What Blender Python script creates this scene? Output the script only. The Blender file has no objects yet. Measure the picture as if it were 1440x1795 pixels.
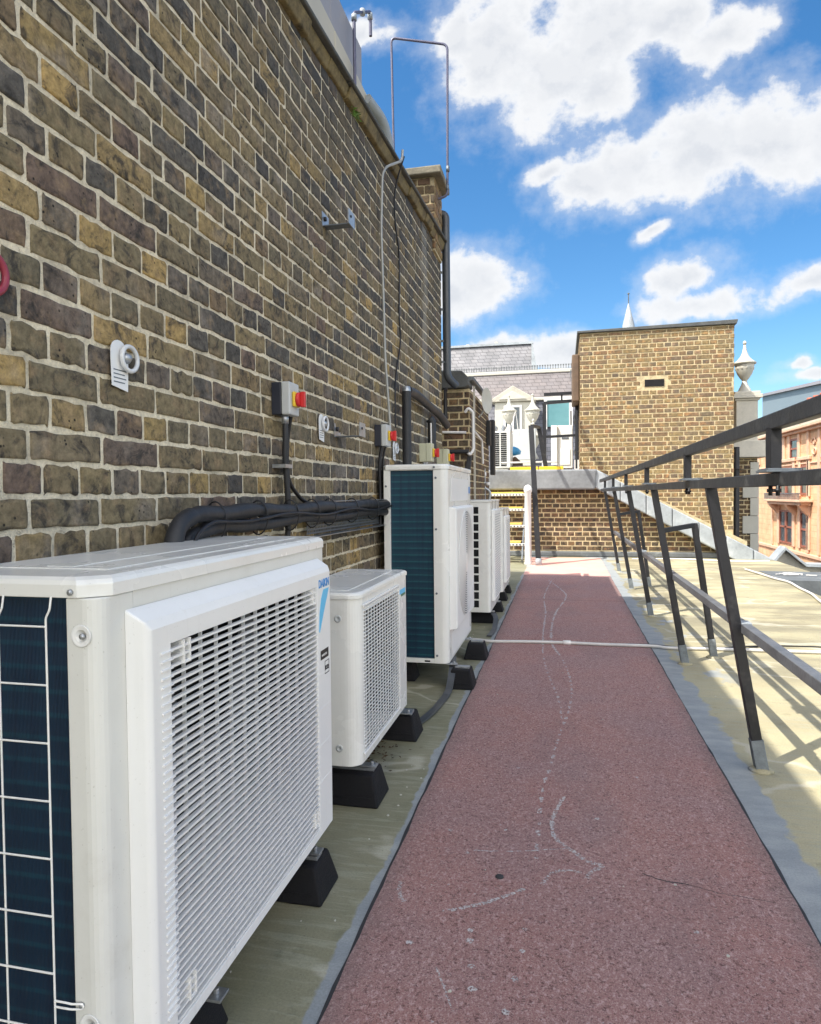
import bpy, bmesh, math, random
import numpy as np
from mathutils import Vector, Matrix
random.seed(7); rng = np.random.default_rng(7)
C = bpy.context.scene.collection
PI = math.pi
# ------------------------------------------------------------------ helpers
class MB:
    def __init__(s): s.v = []; s.f = []; s.sm = []
    def add(s, v, f, smooth=False):
        n = len(s.v); s.v += [tuple(map(float, p)) for p in v]
        s.f += [tuple(i + n for i in q) for q in f]; s.sm += [smooth] * len(f); return s
    def box(s, x0, x1, y0, y1, z0, z1):
        v = [(x0,y0,z0),(x1,y0,z0),(x1,y1,z0),(x0,y1,z0),(x0,y0,z1),(x1,y0,z1),(x1,y1,z1),(x0,y1,z1)]
        return s.add(v, [(0,3,2,1),(4,5,6,7),(0,1,5,4),(1,2,6,5),(2,3,7,6),(3,0,4,7)])
    def bar(s, a, b, w, h, up=(0,0,1)):
        a, b = Vector(a), Vector(b); d = (b-a).normalized(); u = Vector(up)
        if abs(d.dot(u)) > .99: u = Vector((0,1,0))
        r = d.cross(u).normalized(); u = r.cross(d).normalized()
        v = []
        for p in (a, b):
            for i, j in ((-1,-1),(1,-1),(1,1),(-1,1)): v.append(p + r*(i*w/2) + u*(j*h/2))
        return s.add(v, [(3,2,1,0),(4,5,6,7),(0,1,5,4),(1,2,6,5),(2,3,7,6),(3,0,4,7)])
    def prism(s, pts, axis, a, b):
        # pts 2d polygon, extruded along axis 'x','y','z'
        def P(p, t):
            return {'x': (t, p[0], p[1]), 'y': (p[0], t, p[1]), 'z': (p[0], p[1], t)}[axis]
        n = len(pts); v = [P(p, a) for p in pts] + [P(p, b) for p in pts]
        f = [tuple(range(n-1, -1, -1)), tuple(range(n, 2*n))] + [(i, (i+1) % n, n+(i+1) % n, n+i) for i in range(n)]
        return s.add(v, f)
    def tube(s, pts, r, n=10, caps=True, rad=None):
        pts = [Vector(p) for p in pts]; rings = []; up = None
        for i, p in enumerate(pts):
            if i == 0: d = pts[1]-p
            elif i == len(pts)-1: d = p-pts[i-1]
            else: d = (pts[i+1]-p).normalized()+(p-pts[i-1]).normalized()
            d.normalize()
            if up is None:
                up = Vector((0,0,1)) if abs(d.z) < .9 else Vector((0,1,0))
            a = d.cross(up)
            if a.length < 1e-5: a = d.cross(Vector((1,0,0)))
            a.normalize(); up = a.cross(d).normalized()
            rr = rad[i] if rad else r
            rings.append([p + (a*math.cos(2*PI*k/n) + up*math.sin(2*PI*k/n))*rr for k in range(n)])
        v = [q for R in rings for q in R]; m = len(rings)
        f = [(i*n+k, i*n+(k+1) % n, (i+1)*n+(k+1) % n, (i+1)*n+k) for i in range(m-1) for k in range(n)]
        s.add(v, f, True)
        if caps:
            s.add(rings[0], [tuple(range(n))]); s.add(rings[-1], [tuple(range(n-1, -1, -1))])
        return s
    def lathe(s, prof, c, n=20, axis='z'):
        v = []
        for r, z in prof:
            for k in range(n):
                a = 2*PI*k/n; x, y = r*math.cos(a), r*math.sin(a)
                if axis == 'z': v.append((c[0]+x, c[1]+y, c[2]+z))
                elif axis == 'x': v.append((c[0]+z, c[1]+x, c[2]+y))
                else: v.append((c[0]+x, c[1]+z, c[2]+y))
        m = len(prof)
        f = [(i*n+k, i*n+(k+1) % n, (i+1)*n+(k+1) % n, (i+1)*n+k) for i in range(m-1) for k in range(n)]
        f += [tuple(range(n-1, -1, -1)), tuple((m-1)*n+k for k in range(n))]
        return s.add(v, f, True)
    def build(s, name, m, parent=None, bevel=0, label=None, cat=None, group=None, kind=None, seg=2):
        me = bpy.data.meshes.new(name)
        off = Vector((0,0,0))
        if parent is not None: off = wloc(parent)
        elif s.v:
            a = np.array(s.v); off = Vector(((a[:,0].min()+a[:,0].max())/2, (a[:,1].min()+a[:,1].max())/2, a[:,2].min()))
        me.from_pydata([(p[0]-off.x, p[1]-off.y, p[2]-off.z) for p in s.v], [], s.f)
        me.polygons.foreach_set('use_smooth', s.sm); me.materials.append(m)
        bm = bmesh.new(); bm.from_mesh(me); bmesh.ops.recalc_face_normals(bm, faces=bm.faces); bm.to_mesh(me); bm.free()
        o = bpy.data.objects.new(name, me); C.objects.link(o)
        if parent is not None: o.parent = parent
        else: o.location = off
        if bevel:
            b = o.modifiers.new('b', 'BEVEL'); b.width = bevel; b.segments = seg; b.limit_method = 'ANGLE'; b.angle_limit = math.radians(35)
            if hasattr(b, 'harden_normals'): b.harden_normals = False
        props(o, label, cat, group, kind)
        return o
def wloc(o):
    p = Vector(o.location); q = o.parent
    while q is not None: p += Vector(q.location); q = q.parent
    return p
def props(o, label=None, cat=None, group=None, kind=None):
    if label: o['label'] = label
    if cat: o['category'] = cat
    if group: o['group'] = group
    if kind: o['kind'] = kind
    return o
def thing(name, label, cat, loc, group=None):
    o = bpy.data.objects.new(name, None); C.objects.link(o); o.location = loc; o.empty_display_size = .1
    return props(o, label, cat, group)
def dup(root, loc, label=None):
    def cp(o, par):
        c = o.copy(); C.objects.link(c); c.parent = par
        for ch in [k for k in o.children]: cp(ch, c)
        return c
    r = cp(root, None); r.location = loc
    if label: r['label'] = label
    return r
def smoothpath(pts, n=6):
    P = [Vector(p) for p in pts]; out = []
    for i in range(len(P)-1):
        p0 = P[max(i-1, 0)]; p1 = P[i]; p2 = P[i+1]; p3 = P[min(i+2, len(P)-1)]
        for k in range(n):
            t = k/n
            out.append(.5*((2*p1)+(p2-p0)*t+(2*p0-5*p1+4*p2-p3)*t*t+(3*p1-p0-3*p2+p3)*t**3))
    out.append(P[-1]); return out
def bend(pts, r=.04, n=5):
    # straight runs with rounded corners
    P = [Vector(p) for p in pts]; out = [P[0]]
    for i in range(1, len(P)-1):
        a = (P[i-1]-P[i]); b = (P[i+1]-P[i]); rr = min(r, a.length*.45, b.length*.45)
        A = P[i]+a.normalized()*rr; B = P[i]+b.normalized()*rr
        for k in range(n+1):
            t = k/n; out.append(A*(1-t)**2 + P[i]*2*t*(1-t) + B*t*t)
    out.append(P[-1]); return out
# ------------------------------------------------------------------ materials
class NT:
    def __init__(s, m): s.t = m.node_tree; s.n = s.t.nodes; s.l = s.t.links
    def N(s, typ, **k):
        n = s.n.new(typ)
        for a, b in k.items():
            if a == 'inp':
                for i, val in b.items():
                    if isinstance(val, bpy.types.NodeSocket): s.l.new(val, n.inputs[i])
                    else: n.inputs[i].default_value = val
            else: setattr(n, a, b)
        return n
    def M(s, op, a, b=0.0, c=0.0, clamp=False):
        return s.N('ShaderNodeMath', operation=op, use_clamp=clamp, inp={0: a, 1: b, 2: c}).outputs[0]
    def V(s, op, a, b=(0,0,0)):
        n = s.N('ShaderNodeVectorMath', operation=op, inp={0: a, 1: b}); return n.outputs['Value'] if op in ('LENGTH', 'DOT_PRODUCT') else n.outputs[0]
    def noise(s, vec, scale, detail=4, rough=.55, dist=0):
        return s.N('ShaderNodeTexNoise', inp={'Vector': vec, 'Scale': scale, 'Detail': detail, 'Roughness': rough, 'Distortion': dist}).outputs['Fac']
    def mix(s, f, a, b, bt='MIX'):
        n = s.N('ShaderNodeMix', data_type='RGBA', blend_type=bt)
        for i, v in ((0, f), (6, a), (7, b)):
            if isinstance(v, bpy.types.NodeSocket): s.l.new(v, n.inputs[i])
            else: n.inputs[i].default_value = (v if i == 0 else (*v[:3], 1))
        return n.outputs[2]
    def ramp(s, f, stops, mode='LINEAR'):
        n = s.N('ShaderNodeValToRGB', inp={0: f}); r = n.color_ramp; r.interpolation = mode
        while len(r.elements) < len(stops): r.elements.new(.5)
        for e, (p, c) in zip(r.elements, stops): e.position = p; e.color = (*c, 1) if len(c) == 3 else c
        return n.outputs[0]
    def rng(s, v, a, b, c=0., d=1.):
        return s.N('ShaderNodeMapRange', clamp=True, inp={0: v, 1: a, 2: b, 3: c, 4: d}).outputs[0]
    def smooth(s, v, a, b, c=0., d=1.):
        return s.N('ShaderNodeMapRange', clamp=True, interpolation_type='SMOOTHSTEP', inp={0: v, 1: a, 2: b, 3: c, 4: d}).outputs[0]
    def bump(s, h, st, dist, nrm=None):
        i = {'Height': h, 'Strength': st, 'Distance': dist}
        if nrm: i['Normal'] = nrm
        return s.N('ShaderNodeBump', inp=i).outputs[0]
def newmat(name):
    m = bpy.data.materials.new(name); m.use_nodes = True; t = NT(m); b = t.n['Principled BSDF']
    return m, t, b
def obj(t): return t.N('ShaderNodeNewGeometry').outputs['Position']
def mat(name, col, rough=.5, metal=0, var=.15, scale=8, bump=0, bscale=60, spec=.5, dirt=None, dscale=3, coat=0):
    m, t, b = newmat(name); p = obj(t)
    n1 = t.noise(p, scale, 5); n2 = t.noise(p, scale*7, 3)
    f = t.M('ADD', t.M('MULTIPLY', n1, .7), t.M('MULTIPLY', n2, .3))
    k = t.rng(f, .3, .7, 1-var, 1+var)
    c = t.V('MULTIPLY', (*col, ), t.N('ShaderNodeCombineXYZ', inp={0: k, 1: k, 2: k}).outputs[0])
    if dirt:
        d = t.smooth(t.noise(p, dscale, 8, .65), .55, .75)
        c = t.mix(t.M('MULTIPLY', d, dirt[3]), c, dirt[:3])
    t.l.new(c, b.inputs['Base Color'])
    t.l.new(t.rng(n1, .3, .7, rough-.07, rough+.07), b.inputs['Roughness'])
    b.inputs['Metallic'].default_value = metal; b.inputs['Specular IOR Level'].default_value = spec; b.inputs['Coat Weight'].default_value = coat
    if bump: t.l.new(t.bump(t.noise(p, bscale, 4, .6), bump, .004), b.inputs['Normal'])
    return m
def grime(m, amt, col=(.30,.28,.23)):
    # rain streaks and dust specks on enamel
    t = NT(m); b = t.n['Principled BSDF']; src = b.inputs['Base Color'].links[0].from_socket; p = obj(t)
    st = t.smooth(t.noise(t.V('MULTIPLY', p, (55., 55., 2.2)), 1., 5, .65), .56, .78)
    z = t.N('ShaderNodeSeparateXYZ', inp={0: p}).outputs[2]; low = t.smooth(z, .55, .12, .25, 1.)
    c = t.mix(t.M('MULTIPLY', t.M('MULTIPLY', st, low), amt), src, col)
    sp = t.smooth(t.noise(p, 140, 3, .6), .66, .74); c = t.mix(t.M('MULTIPLY', sp, amt*.9), c, col)
    big = t.smooth(t.noise(p, 4.5, 6, .7), .55, .75); c = t.mix(t.M('MULTIPLY', big, amt*.45), c, (.52,.50,.43))
    t.l.new(c, b.inputs['Base Color'])
M = {}
M['white'] = mat('white_enamel', (.80,.80,.76), .27, var=.03, scale=3, dirt=(.45,.42,.36,.22), dscale=6, coat=.2)
M['white2'] = mat('white_plastic', (.82,.82,.80), .42, var=.02, scale=3)
M['ivory'] = mat('ivory_enamel', (.70,.70,.66), .4, var=.04, scale=4, dirt=(.35,.32,.26,.25), dscale=7)
M['cream'] = mat('cream_plastic', (.55,.55,.40), .45, var=.05, scale=9)
M['greyplastic'] = mat('pale_grey_plastic', (.50,.52,.52), .45, var=.05, scale=9)
M['navy'] = mat('dark_navy_plastic', (.018,.022,.035), .45, var=.1)
M['black'] = mat('black_paint', (.009,.009,.012), .5, var=.4, scale=10, bump=.25, bscale=40, dirt=(.07,.065,.06,.45), dscale=9)
M['railtop'] = mat('worn_black_paint', (.022,.024,.028), .48, var=.4, scale=12, bump=.3, bscale=60, dirt=(.13,.13,.13,.55), dscale=7)
M['sleeve'] = mat('scuffed_grey_sealant', (.17,.19,.20), .7, var=.4, scale=20, bump=.5, bscale=60, dirt=(.05,.05,.05,.7), dscale=14)
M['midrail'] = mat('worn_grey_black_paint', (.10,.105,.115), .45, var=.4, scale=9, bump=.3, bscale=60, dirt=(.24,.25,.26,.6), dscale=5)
M['rubber'] = mat('black_rubber', (.008,.008,.010), .75, var=.3, scale=30, bump=.8, bscale=180, spec=.3)
M['foam'] = mat('black_foam', (.02,.021,.024), .55, var=.25, scale=14, bump=.5, bscale=25)
M['galv'] = mat('galvanised_steel', (.42,.44,.46), .4, metal=.8, var=.25, scale=40, bump=.1)
M['galvd'] = mat('dull_galvanised_steel', (.16,.18,.20), .5, metal=.5, var=.25, scale=30)
M['lead'] = mat('lead_sheet', (.36,.39,.41), .5, metal=.1, var=.25, scale=4, bump=.8, bscale=4, dirt=(.58,.60,.60,.6), dscale=2.5)
M['leadd'] = mat('dark_lead', (.12,.13,.135), .6, var=.35, scale=4, bump=.5, bscale=8, dirt=(.30,.30,.28,.5), dscale=4)
M['leadc'] = mat('blotched_lead', (.20,.21,.22), .6, var=.35, scale=2.5, bump=.9, bscale=4, dirt=(.45,.45,.42,.75), dscale=1.4)
M['capstone'] = mat('grimy_cap_stone', (.22,.20,.15), .9, var=.4, scale=8, bump=1, bscale=40, dirt=(.07,.065,.055,.8), dscale=5)
M['dark'] = mat('black_void', (.006,.006,.007), .9, var=.1)
M['blades'] = mat('fan_grey', (.09,.095,.10), .5, var=.1)
M['coil'] = None
M['yellow'] = mat('yellow_plastic', (.75,.50,.03), .4, var=.05)
M['red'] = mat('red_plastic', (.60,.03,.03), .4, var=.05)
M['clear'] = mat('pale_clear_plastic', (.66,.67,.68), .25, var=.1)
M['tag'] = mat('white_card', (.78,.78,.77), .5, var=.03)
M['maroon'] = mat('maroon_plastic', (.30,.035,.06), .4, var=.1)
M['orange'] = mat('orange_tape', (.80,.28,.10), .5, var=.05)
M['stone'] = mat('weathered_stone', (.46,.43,.36), .8, var=.2, scale=4, bump=.8, bscale=40, dirt=(.24,.22,.18,.5), dscale=3)
M['stoneb'] = mat('pale_stone', (.62,.58,.49), .75, var=.14, scale=4, bump=.5, bscale=40, dirt=(.36,.34,.28,.5), dscale=3)
M['stonew'] = mat('white_painted_stone', (.52,.50,.43), .6, var=.08, scale=5, bump=.2, bscale=30)
M['stonedirty'] = mat('mossy_stone', (.17,.13,.06), .9, var=.7, scale=12, bump=1, bscale=30, dirt=(.014,.013,.012,1.), dscale=8)
M['coping'] = mat('grey_coping', (.085,.088,.085), .75, var=.35, scale=9, bump=.7, bscale=40, dirt=(.05,.05,.05,.6), dscale=6)
M['panel'] = mat('beige_cladding', (.52,.47,.36), .5, var=.06, scale=3)
M['panelg'] = mat('grey_cladding', (.30,.29,.31), .55, var=.08, scale=3)
M['pvc'] = mat('grey_pvc', (.055,.062,.072), .35, var=.15, scale=8)
M['pvcl'] = mat('light_grey_pvc', (.30,.33,.35), .4, var=.15, scale=8, dirt=(.15,.15,.14,.4))
M['pipeblue'] = mat('dark_blue_conduit', (.10,.10,.15), .4, metal=.3, var=.2)
M['conduit'] = mat('grey_conduit', (.34,.34,.32), .4, metal=.3, var=.15)
M['whitepipe'] = mat('white_pipe', (.76,.74,.72), .35, var=.05)
M['cableg'] = mat('grey_white_cable', (.60,.58,.55), .5, var=.1)
M['treadyellow'] = mat('yellow_tread', (.72,.50,.10), .6, var=.25, scale=15)
M['blue'] = mat('sky_blue_plastic', (.05,.30,.60), .4)
M['glass'] = None
M['logo'] = mat('mid_blue_print', (.03,.25,.62), .4, var=.02)
M['swoosh'] = mat('light_blue_print', (.10,.52,.85), .4, var=.02)
M['ink'] = mat('black_print', (.01,.01,.012), .5, var=.02)
M['green'] = mat('green_leaf', (.10,.20,.03), .6, var=.3)
M['wood'] = mat('brown_timber', (.13,.085,.055), .7, var=.3)
M['terr'] = None
M['slategrey'] = mat('blue_grey_glass_cladding', (.20,.25,.28), .5, var=.04, scale=.2)
M['woodframe'] = mat('brown_window_frame', (.30,.10,.06), .5, var=.1)
M['potred'] = mat('red_clay', (.45,.10,.05), .7, var=.2)
M['debris'] = mat('brown_leaf_litter', (.07,.04,.02), .9, var=.5, scale=60)
M['chalk'] = None
grime(M['white'], .35); grime(M['white2'], .28); grime(M['ivory'], .4)
def glassmat():
    m, t, b = newmat('window_glass'); p = obj(t)
    c = t.ramp(t.noise(p, 2.5, 3), [(.35, (.015,.02,.025)), (.7, (.12,.13,.13))]); t.l.new(c, b.inputs['Base Color'])
    b.inputs['Roughness'].default_value = .08; b.inputs['Specular IOR Level'].default_value = .8
    return m
M['glass'] = glassmat()
def tealglass():
    m, t, b = newmat('teal_blind_glass'); p = obj(t)
    c = t.ramp(t.noise(p, .8, 3), [(.3, (.07,.20,.22)), (.7, (.13,.30,.32))]); t.l.new(c, b.inputs['Base Color'])
    b.inputs['Roughness'].default_value = .15
    return m
M['teal'] = tealglass()
def coilmat(nm, ca, cb, cc):
    m, t, b = newmat(nm); p = obj(t)
    w = t.N('ShaderNodeTexWave', wave_type='BANDS', bands_direction='Z', inp={'Vector': p, 'Scale': 7.5, 'Distortion': .25, 'Detail': 1}).outputs['Fac']
    w2 = t.N('ShaderNodeTexWave', wave_type='BANDS', bands_direction='X', inp={'Vector': p, 'Scale': 110, 'Distortion': .2}).outputs['Fac']
    sx = t.N('ShaderNodeTexNoise', inp={'Vector': t.V('MULTIPLY', p, (40., 40., 1.5)), 'Scale': 1., 'Detail': 3}).outputs['Fac']
    c = t.mix(t.smooth(w, .80, 1.), ca, cb)
    c = t.mix(t.M('MULTIPLY', t.smooth(sx, .4, .8), .6), c, cc)
    t.l.new(c, b.inputs['Base Color']); b.inputs['Roughness'].default_value = .45; b.inputs['Metallic'].default_value = .3
    t.l.new(t.bump(t.M('ADD', w2, t.M('MULTIPLY', w, .8)), .35, .002), b.inputs['Normal'])
    return m
M['coil'] = coilmat('teal_coil_fins', (.002,.036,.068), (.008,.085,.110), (.002,.016,.045))
M['coilnavy'] = coilmat('navy_coil_fins', (.002,.022,.055), (.004,.045,.080), (.001,.008,.032))
def brickmat(name, stops, dark, soot=0, sc=1.):
    m, t, b = newmat(name); g = t.N('ShaderNodeNewGeometry'); p = g.outputs['Position']; r = g.outputs['Random Per Island']
    c = t.ramp(r, stops, 'LINEAR')
    off = t.V('ADD', t.V('MULTIPLY', p, (sc, sc, sc)), t.N('ShaderNodeCombineXYZ', inp={0: t.M('MULTIPLY', r, 37.), 1: 0., 2: t.M('MULTIPLY', r, 91.)}).outputs[0])
    n = t.noise(off, 13, 7, .7, 1.2); n2 = t.noise(off, 45, 5, .7); n3 = t.noise(off, 5, 3, .5)
    c = t.mix(t.M('MULTIPLY', t.smooth(n, .47, .66), .9), c, dark)                       # kiln-dark patches
    c = t.mix(t.M('MULTIPLY', t.smooth(t.noise(off, 17, 5, .65), .50, .68), .55), c, tuple(a_*b_ for a_, b_ in zip(stops[len(stops)//2][1], (1.9, 1.6, 1.15))))
    c = t.mix(t.M('MULTIPLY', t.smooth(n3, .56, .74), .55), c, tuple(min(1, k*1.75+.03) for k in stops[len(stops)//2][1]))
    k = t.rng(n2, .28, .72, .52, 1.48)
    c = t.V('MULTIPLY', c, t.N('ShaderNodeCombineXYZ', inp={0: k, 1: k, 2: k}).outputs[0])
    sp = t.N('ShaderNodeTexVoronoi', feature='F1', inp={'Vector': off, 'Scale': 52.*1.}).outputs['Distance']
    c = t.mix(t.M('MULTIPLY', t.M('SUBTRACT', 1., t.smooth(sp, .10, .24)), t.smooth(t.noise(off, 9, 2), .5, .62)), c, tuple(k*.3 for k in dark))
    if soot:
        z = t.N('ShaderNodeSeparateXYZ', inp={0: p}).outputs[2]
        sn = t.noise(t.V('MULTIPLY', p, (1., 1., .35)), 1.6, 4, .6)
        s2 = t.M('MULTIPLY', t.smooth(t.M('ADD', z, t.M('MULTIPLY', sn, 1.6)), 3.0, 4.3), .6)
        c = t.mix(s2, c, (.045,.045,.045))
        yv = t.N('ShaderNodeSeparateXYZ', inp={0: p}).outputs[1]
        yw = t.M('ABSOLUTE', t.M('ADD', yv, t.M('SUBTRACT', t.M('MULTIPLY', t.noise(p, 3, 4), .5), 5.86)))
        c = t.mix(t.M('MULTIPLY', t.smooth(yw, .16, .06), .4), c, (.33,.32,.29))
        # pale mineral film here and there
        c = t.mix(t.M('MULTIPLY', t.smooth(t.noise(p, 3.1, 6, .7), .6, .8), .3), c, (.32,.31,.27))
    t.l.new(c, b.inputs['Base Color']); b.inputs['Roughness'].default_value = .85; b.inputs['Specular IOR Level'].default_value = .3
    h = t.M('ADD', t.M('MULTIPLY', n2, .6), t.M('MULTIPLY', t.noise(off, 170, 3), .4))
    t.l.new(t.bump(h, 1., .006), b.inputs['Normal'])
    return m
M['brick'] = brickmat('dark_stock_brick', [(0, (.115,.103,.085)), (.16, (.075,.070,.063)), (.3, (.205,.158,.088)), (.45, (.150,.128,.084)), (.6, (.245,.190,.100)), (.72, (.140,.118,.095)), (.8, (.150,.105,.080)), (.87, (.26,.195,.090)), (.94, (.40,.275,.110)), (1, (.180,.148,.092))], (.036,.033,.031), soot=1)
M['brick2'] = brickmat('yellow_stock_brick', [(0, (.215,.155,.075)), (.3, (.26,.19,.09)), (.55, (.18,.125,.066)), (.75, (.22,.135,.075)), (.9, (.125,.10,.072)), (1, (.29,.21,.105))], (.15,.11,.075), sc=.5)
M['brick3'] = brickmat('sooty_shaded_brick', [(0, (.10,.07,.042)), (.3, (.15,.105,.056)), (.55, (.08,.064,.048)), (.75, (.15,.09,.055)), (.9, (.065,.055,.045)), (1, (.20,.14,.07))], (.04,.033,.027), sc=.6)  # sooty brick, darkened further for the shade under the end wall's overhang
def mortarmat(name, col):
    m, t, b = newmat(name); p = obj(t)
    n = t.noise(p, 9, 6, .65); n2 = t.noise(p, 90, 4, .7); big = t.noise(t.V('MULTIPLY', p, (1., 1., .4)), 2.2, 5, .6)
    c = t.mix(t.smooth(n, .35, .75), col, tuple(k*.60 for k in col)); c = t.mix(t.M('MULTIPLY', t.smooth(big, .55, .72), .45), c, (.20,.18,.14)); c = t.mix(t.M('MULTIPLY', t.smooth(t.noise(p, 38, 5, .7), .60, .70), .5), c, (.12,.11,.09)); k = t.rng(n2, .3, .7, .78, 1.2)
    c = t.V('MULTIPLY', c, t.N('ShaderNodeCombineXYZ', inp={0: k, 1: k, 2: k}).outputs[0])
    t.l.new(c, b.inputs['Base Color']); b.inputs['Roughness'].default_value = .92
    t.l.new(t.bump(t.M('ADD', n2, t.noise(p, 240, 2)), .9, .004), b.inputs['Normal'])
    return m
M['mortar'] = mortarmat('pale_lime_mortar', (.80,.71,.53))
M['mortar2'] = mortarmat('cream_mortar', (.64,.52,.31))
def deckmat():
    m, t, b = newmat('coated_roof_deck'); p = obj(t); s = t.N('ShaderNodeSeparateXYZ', inp={0: p}); x, y = s.outputs[0], s.outputs[1]
    st = t.V('MULTIPLY', p, (5., 42., 1.)); brush = t.noise(st, 1.0, 6, .6, .8)
    big = t.noise(p, 1.3, 6, .6); med = t.noise(p, 9, 6, .65)
    left = t.smooth(x, -.3, .3)
    olive = t.mix(t.smooth(big, .35, .65), (.195,.19,.115), (.26,.245,.16))
    tan = t.mix(t.smooth(big, .35, .65), (.355,.31,.19), (.44,.39,.24))
    c = t.mix(left, olive, tan)  # one coating in two tones: shade put into the olive, sunlight into the tan
    c = t.mix(t.M('MULTIPLY', t.smooth(brush, .50, .62), .45), c, (.34,.34,.25))
    c = t.mix(t.M('MULTIPLY', t.smooth(med, .56, .74), .5), c, (.13,.13,.085))
    # damp / worn darker patches away from the walkway
    c = t.mix(t.M('MULTIPLY', t.smooth(t.noise(t.V('MULTIPLY', p, (.7, 1.6, 1.)), 1.1, 6, .62), .40, .60), t.M('MULTIPLY', t.smooth(t.M('ADD', x, t.M('MULTIPLY', y, .22)), 1.7, 2.9), .8)), c, (.20,.175,.115))
    pn = t.noise(t.V('MULTIPLY', p, (.55, .9, 1.)), 1.0, 4, .5); rg = t.M('ABSOLUTE', t.M('SUBTRACT', pn, .52)); c = t.mix(t.M('MULTIPLY', t.smooth(rg, .012, .002), .45), c, (.55,.52,.42)); c = t.mix(t.M('MULTIPLY', t.smooth(pn, .52, .56), .22), c, (.17,.165,.12))
    sp_ = t.smooth(t.noise(p, 60, 4, .7), .64, .70); c = t.mix(t.M('MULTIPLY', sp_, .6), c, (.09,.09,.06))
    # grey paint bands laid along the walkway and round the feet
    wob = t.M('MULTIPLY', t.M('SUBTRACT', t.noise(t.V('MULTIPLY', p, (3., 2.2, 1.)), 1., 5, .6), .5), .30)
    wob2 = t.M('MULTIPLY', t.M('SUBTRACT', t.noise(p, 14, 3), .5), .03)
    xr = t.M('ADD', x, t.M('ADD', wob, wob2))
    g1 = t.M('MULTIPLY', t.smooth(xr, .800, .775), t.smooth(x, .3, .5))
    g2 = t.M('MULTIPLY', t.smooth(t.M('ADD', x, t.M('ADD', t.M('MULTIPLY', wob, .35), wob2)), -.582, -.572), t.smooth(x, -.2, -.3))
    far = t.smooth(t.noise(t.V('MULTIPLY', p, (2., 1.2, 1.)), 1.3, 4, .6), .56, .60)
    g3 = t.M('MULTIPLY', far, t.M('MULTIPLY', t.smooth(x, 1.15, .95), t.M('MULTIPLY', t.smooth(x, .3, .5), t.smooth(y, 3.5, 5.))))
    gg = t.M('MAXIMUM', t.M('MAXIMUM', g1, g2), g3)
    grey = t.mix(t.smooth(t.noise(t.V('MULTIPLY', p, (4., 9., 1.)), 1., 6, .65), .35, .7), (.24,.265,.28), (.33,.35,.355))
    c = t.mix(t.M('MULTIPLY', gg, .92), c, grey)
    fine = t.rng(t.noise(p, 160, 3, .7), .3, .7, .86, 1.13)
    c = t.V('MULTIPLY', c, t.N('ShaderNodeCombineXYZ', inp={0: fine, 1: fine, 2: fine}).outputs[0])
    t.l.new(c, b.inputs['Base Color']); t.l.new(t.rng(med, .3, .7, .55, .8), b.inputs['Roughness'])
    t.l.new(t.bump(t.M('ADD', t.M('MULTIPLY', brush, 1.), t.M('MULTIPLY', t.noise(p, 120, 3), .3)), .4, .004), b.inputs['Normal'])
    return m
M['deck'] = deckmat()
def redmat():
    m, t, b = newmat('red_mineral_felt'); p = obj(t)
    fl = t.noise(p, 300, 3, .7); fl2 = t.noise(p, 170, 3, .7); big = t.noise(p, 1.6, 5, .6); med = t.noise(p, 7, 6, .65)
    c = t.mix(t.smooth(big, .35, .65), (.38,.195,.170), (.335,.200,.188))
    c = t.mix(t.M('MULTIPLY', t.smooth(med, .5, .7), .4), c, (.34,.21,.20))
    c = t.mix(t.M('MULTIPLY', t.smooth(fl, .50, .66), .8), c, (.58,.40,.36))
    c = t.mix(t.M('MULTIPLY', t.smooth(fl2, .53, .68), .8), c, (.16,.075,.072)); c = t.mix(t.M('MULTIPLY', t.smooth(t.noise(t.V('MULTIPLY', p, (1., .7, 1.)), 115, 4, .75), .53, .62), .70), c, (.60,.42,.39)); c = t.mix(t.M('MULTIPLY', t.smooth(t.noise(p, 96, 4, .75), .54, .63), .75), c, (.095,.045,.045))
    xe = t.M('ABSOLUTE', t.M('SUBTRACT', t.N('ShaderNodeSeparateXYZ', inp={0: p}).outputs[0], .057)); c = t.mix(t.M('MULTIPLY', t.smooth(t.M('ADD', xe, t.M('MULTIPLY', t.noise(p, 11, 4), .10)), .56, .66), .4), c, (.17,.14,.13))
    wet = t.smooth(t.noise(t.V('MULTIPLY', p, (1.3, .5, 1.)), 1.1, 5, .6), .52, .60); c = t.mix(t.M('MULTIPLY', wet, .22), c, (.22,.17,.17))
    # pale scuffed grit
    sc = t.M('MULTIPLY', t.smooth(t.noise(t.V('MULTIPLY', p, (1., .8, 1.)), 4.3, 8, .72), .60, .74), t.smooth(t.noise(p, 130, 3), .46, .62))
    c = t.mix(t.M('MULTIPLY', sc, .55), c, (.50,.42,.40))
    t.l.new(c, b.inputs['Base Color']); b.inputs['Roughness'].default_value = .9; b.inputs['Specular IOR Level'].default_value = .25
    t.l.new(t.bump(t.M('ADD', fl, fl2), .8, .005), b.inputs['Normal'])
    return m
M['redmat'] = redmat()
M['pinkmat'] = mat('faded_sunlit_felt', (.66,.36,.30), .9, var=.14, scale=2, bump=.6, bscale=150, dirt=(.52,.33,.29,.7), dscale=2)  # faded felt, with the sunlight past the shade edge put into its colour
M['bitumen'] = mat('bitumen_edge', (.03,.03,.032), .7, var=.3)
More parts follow.
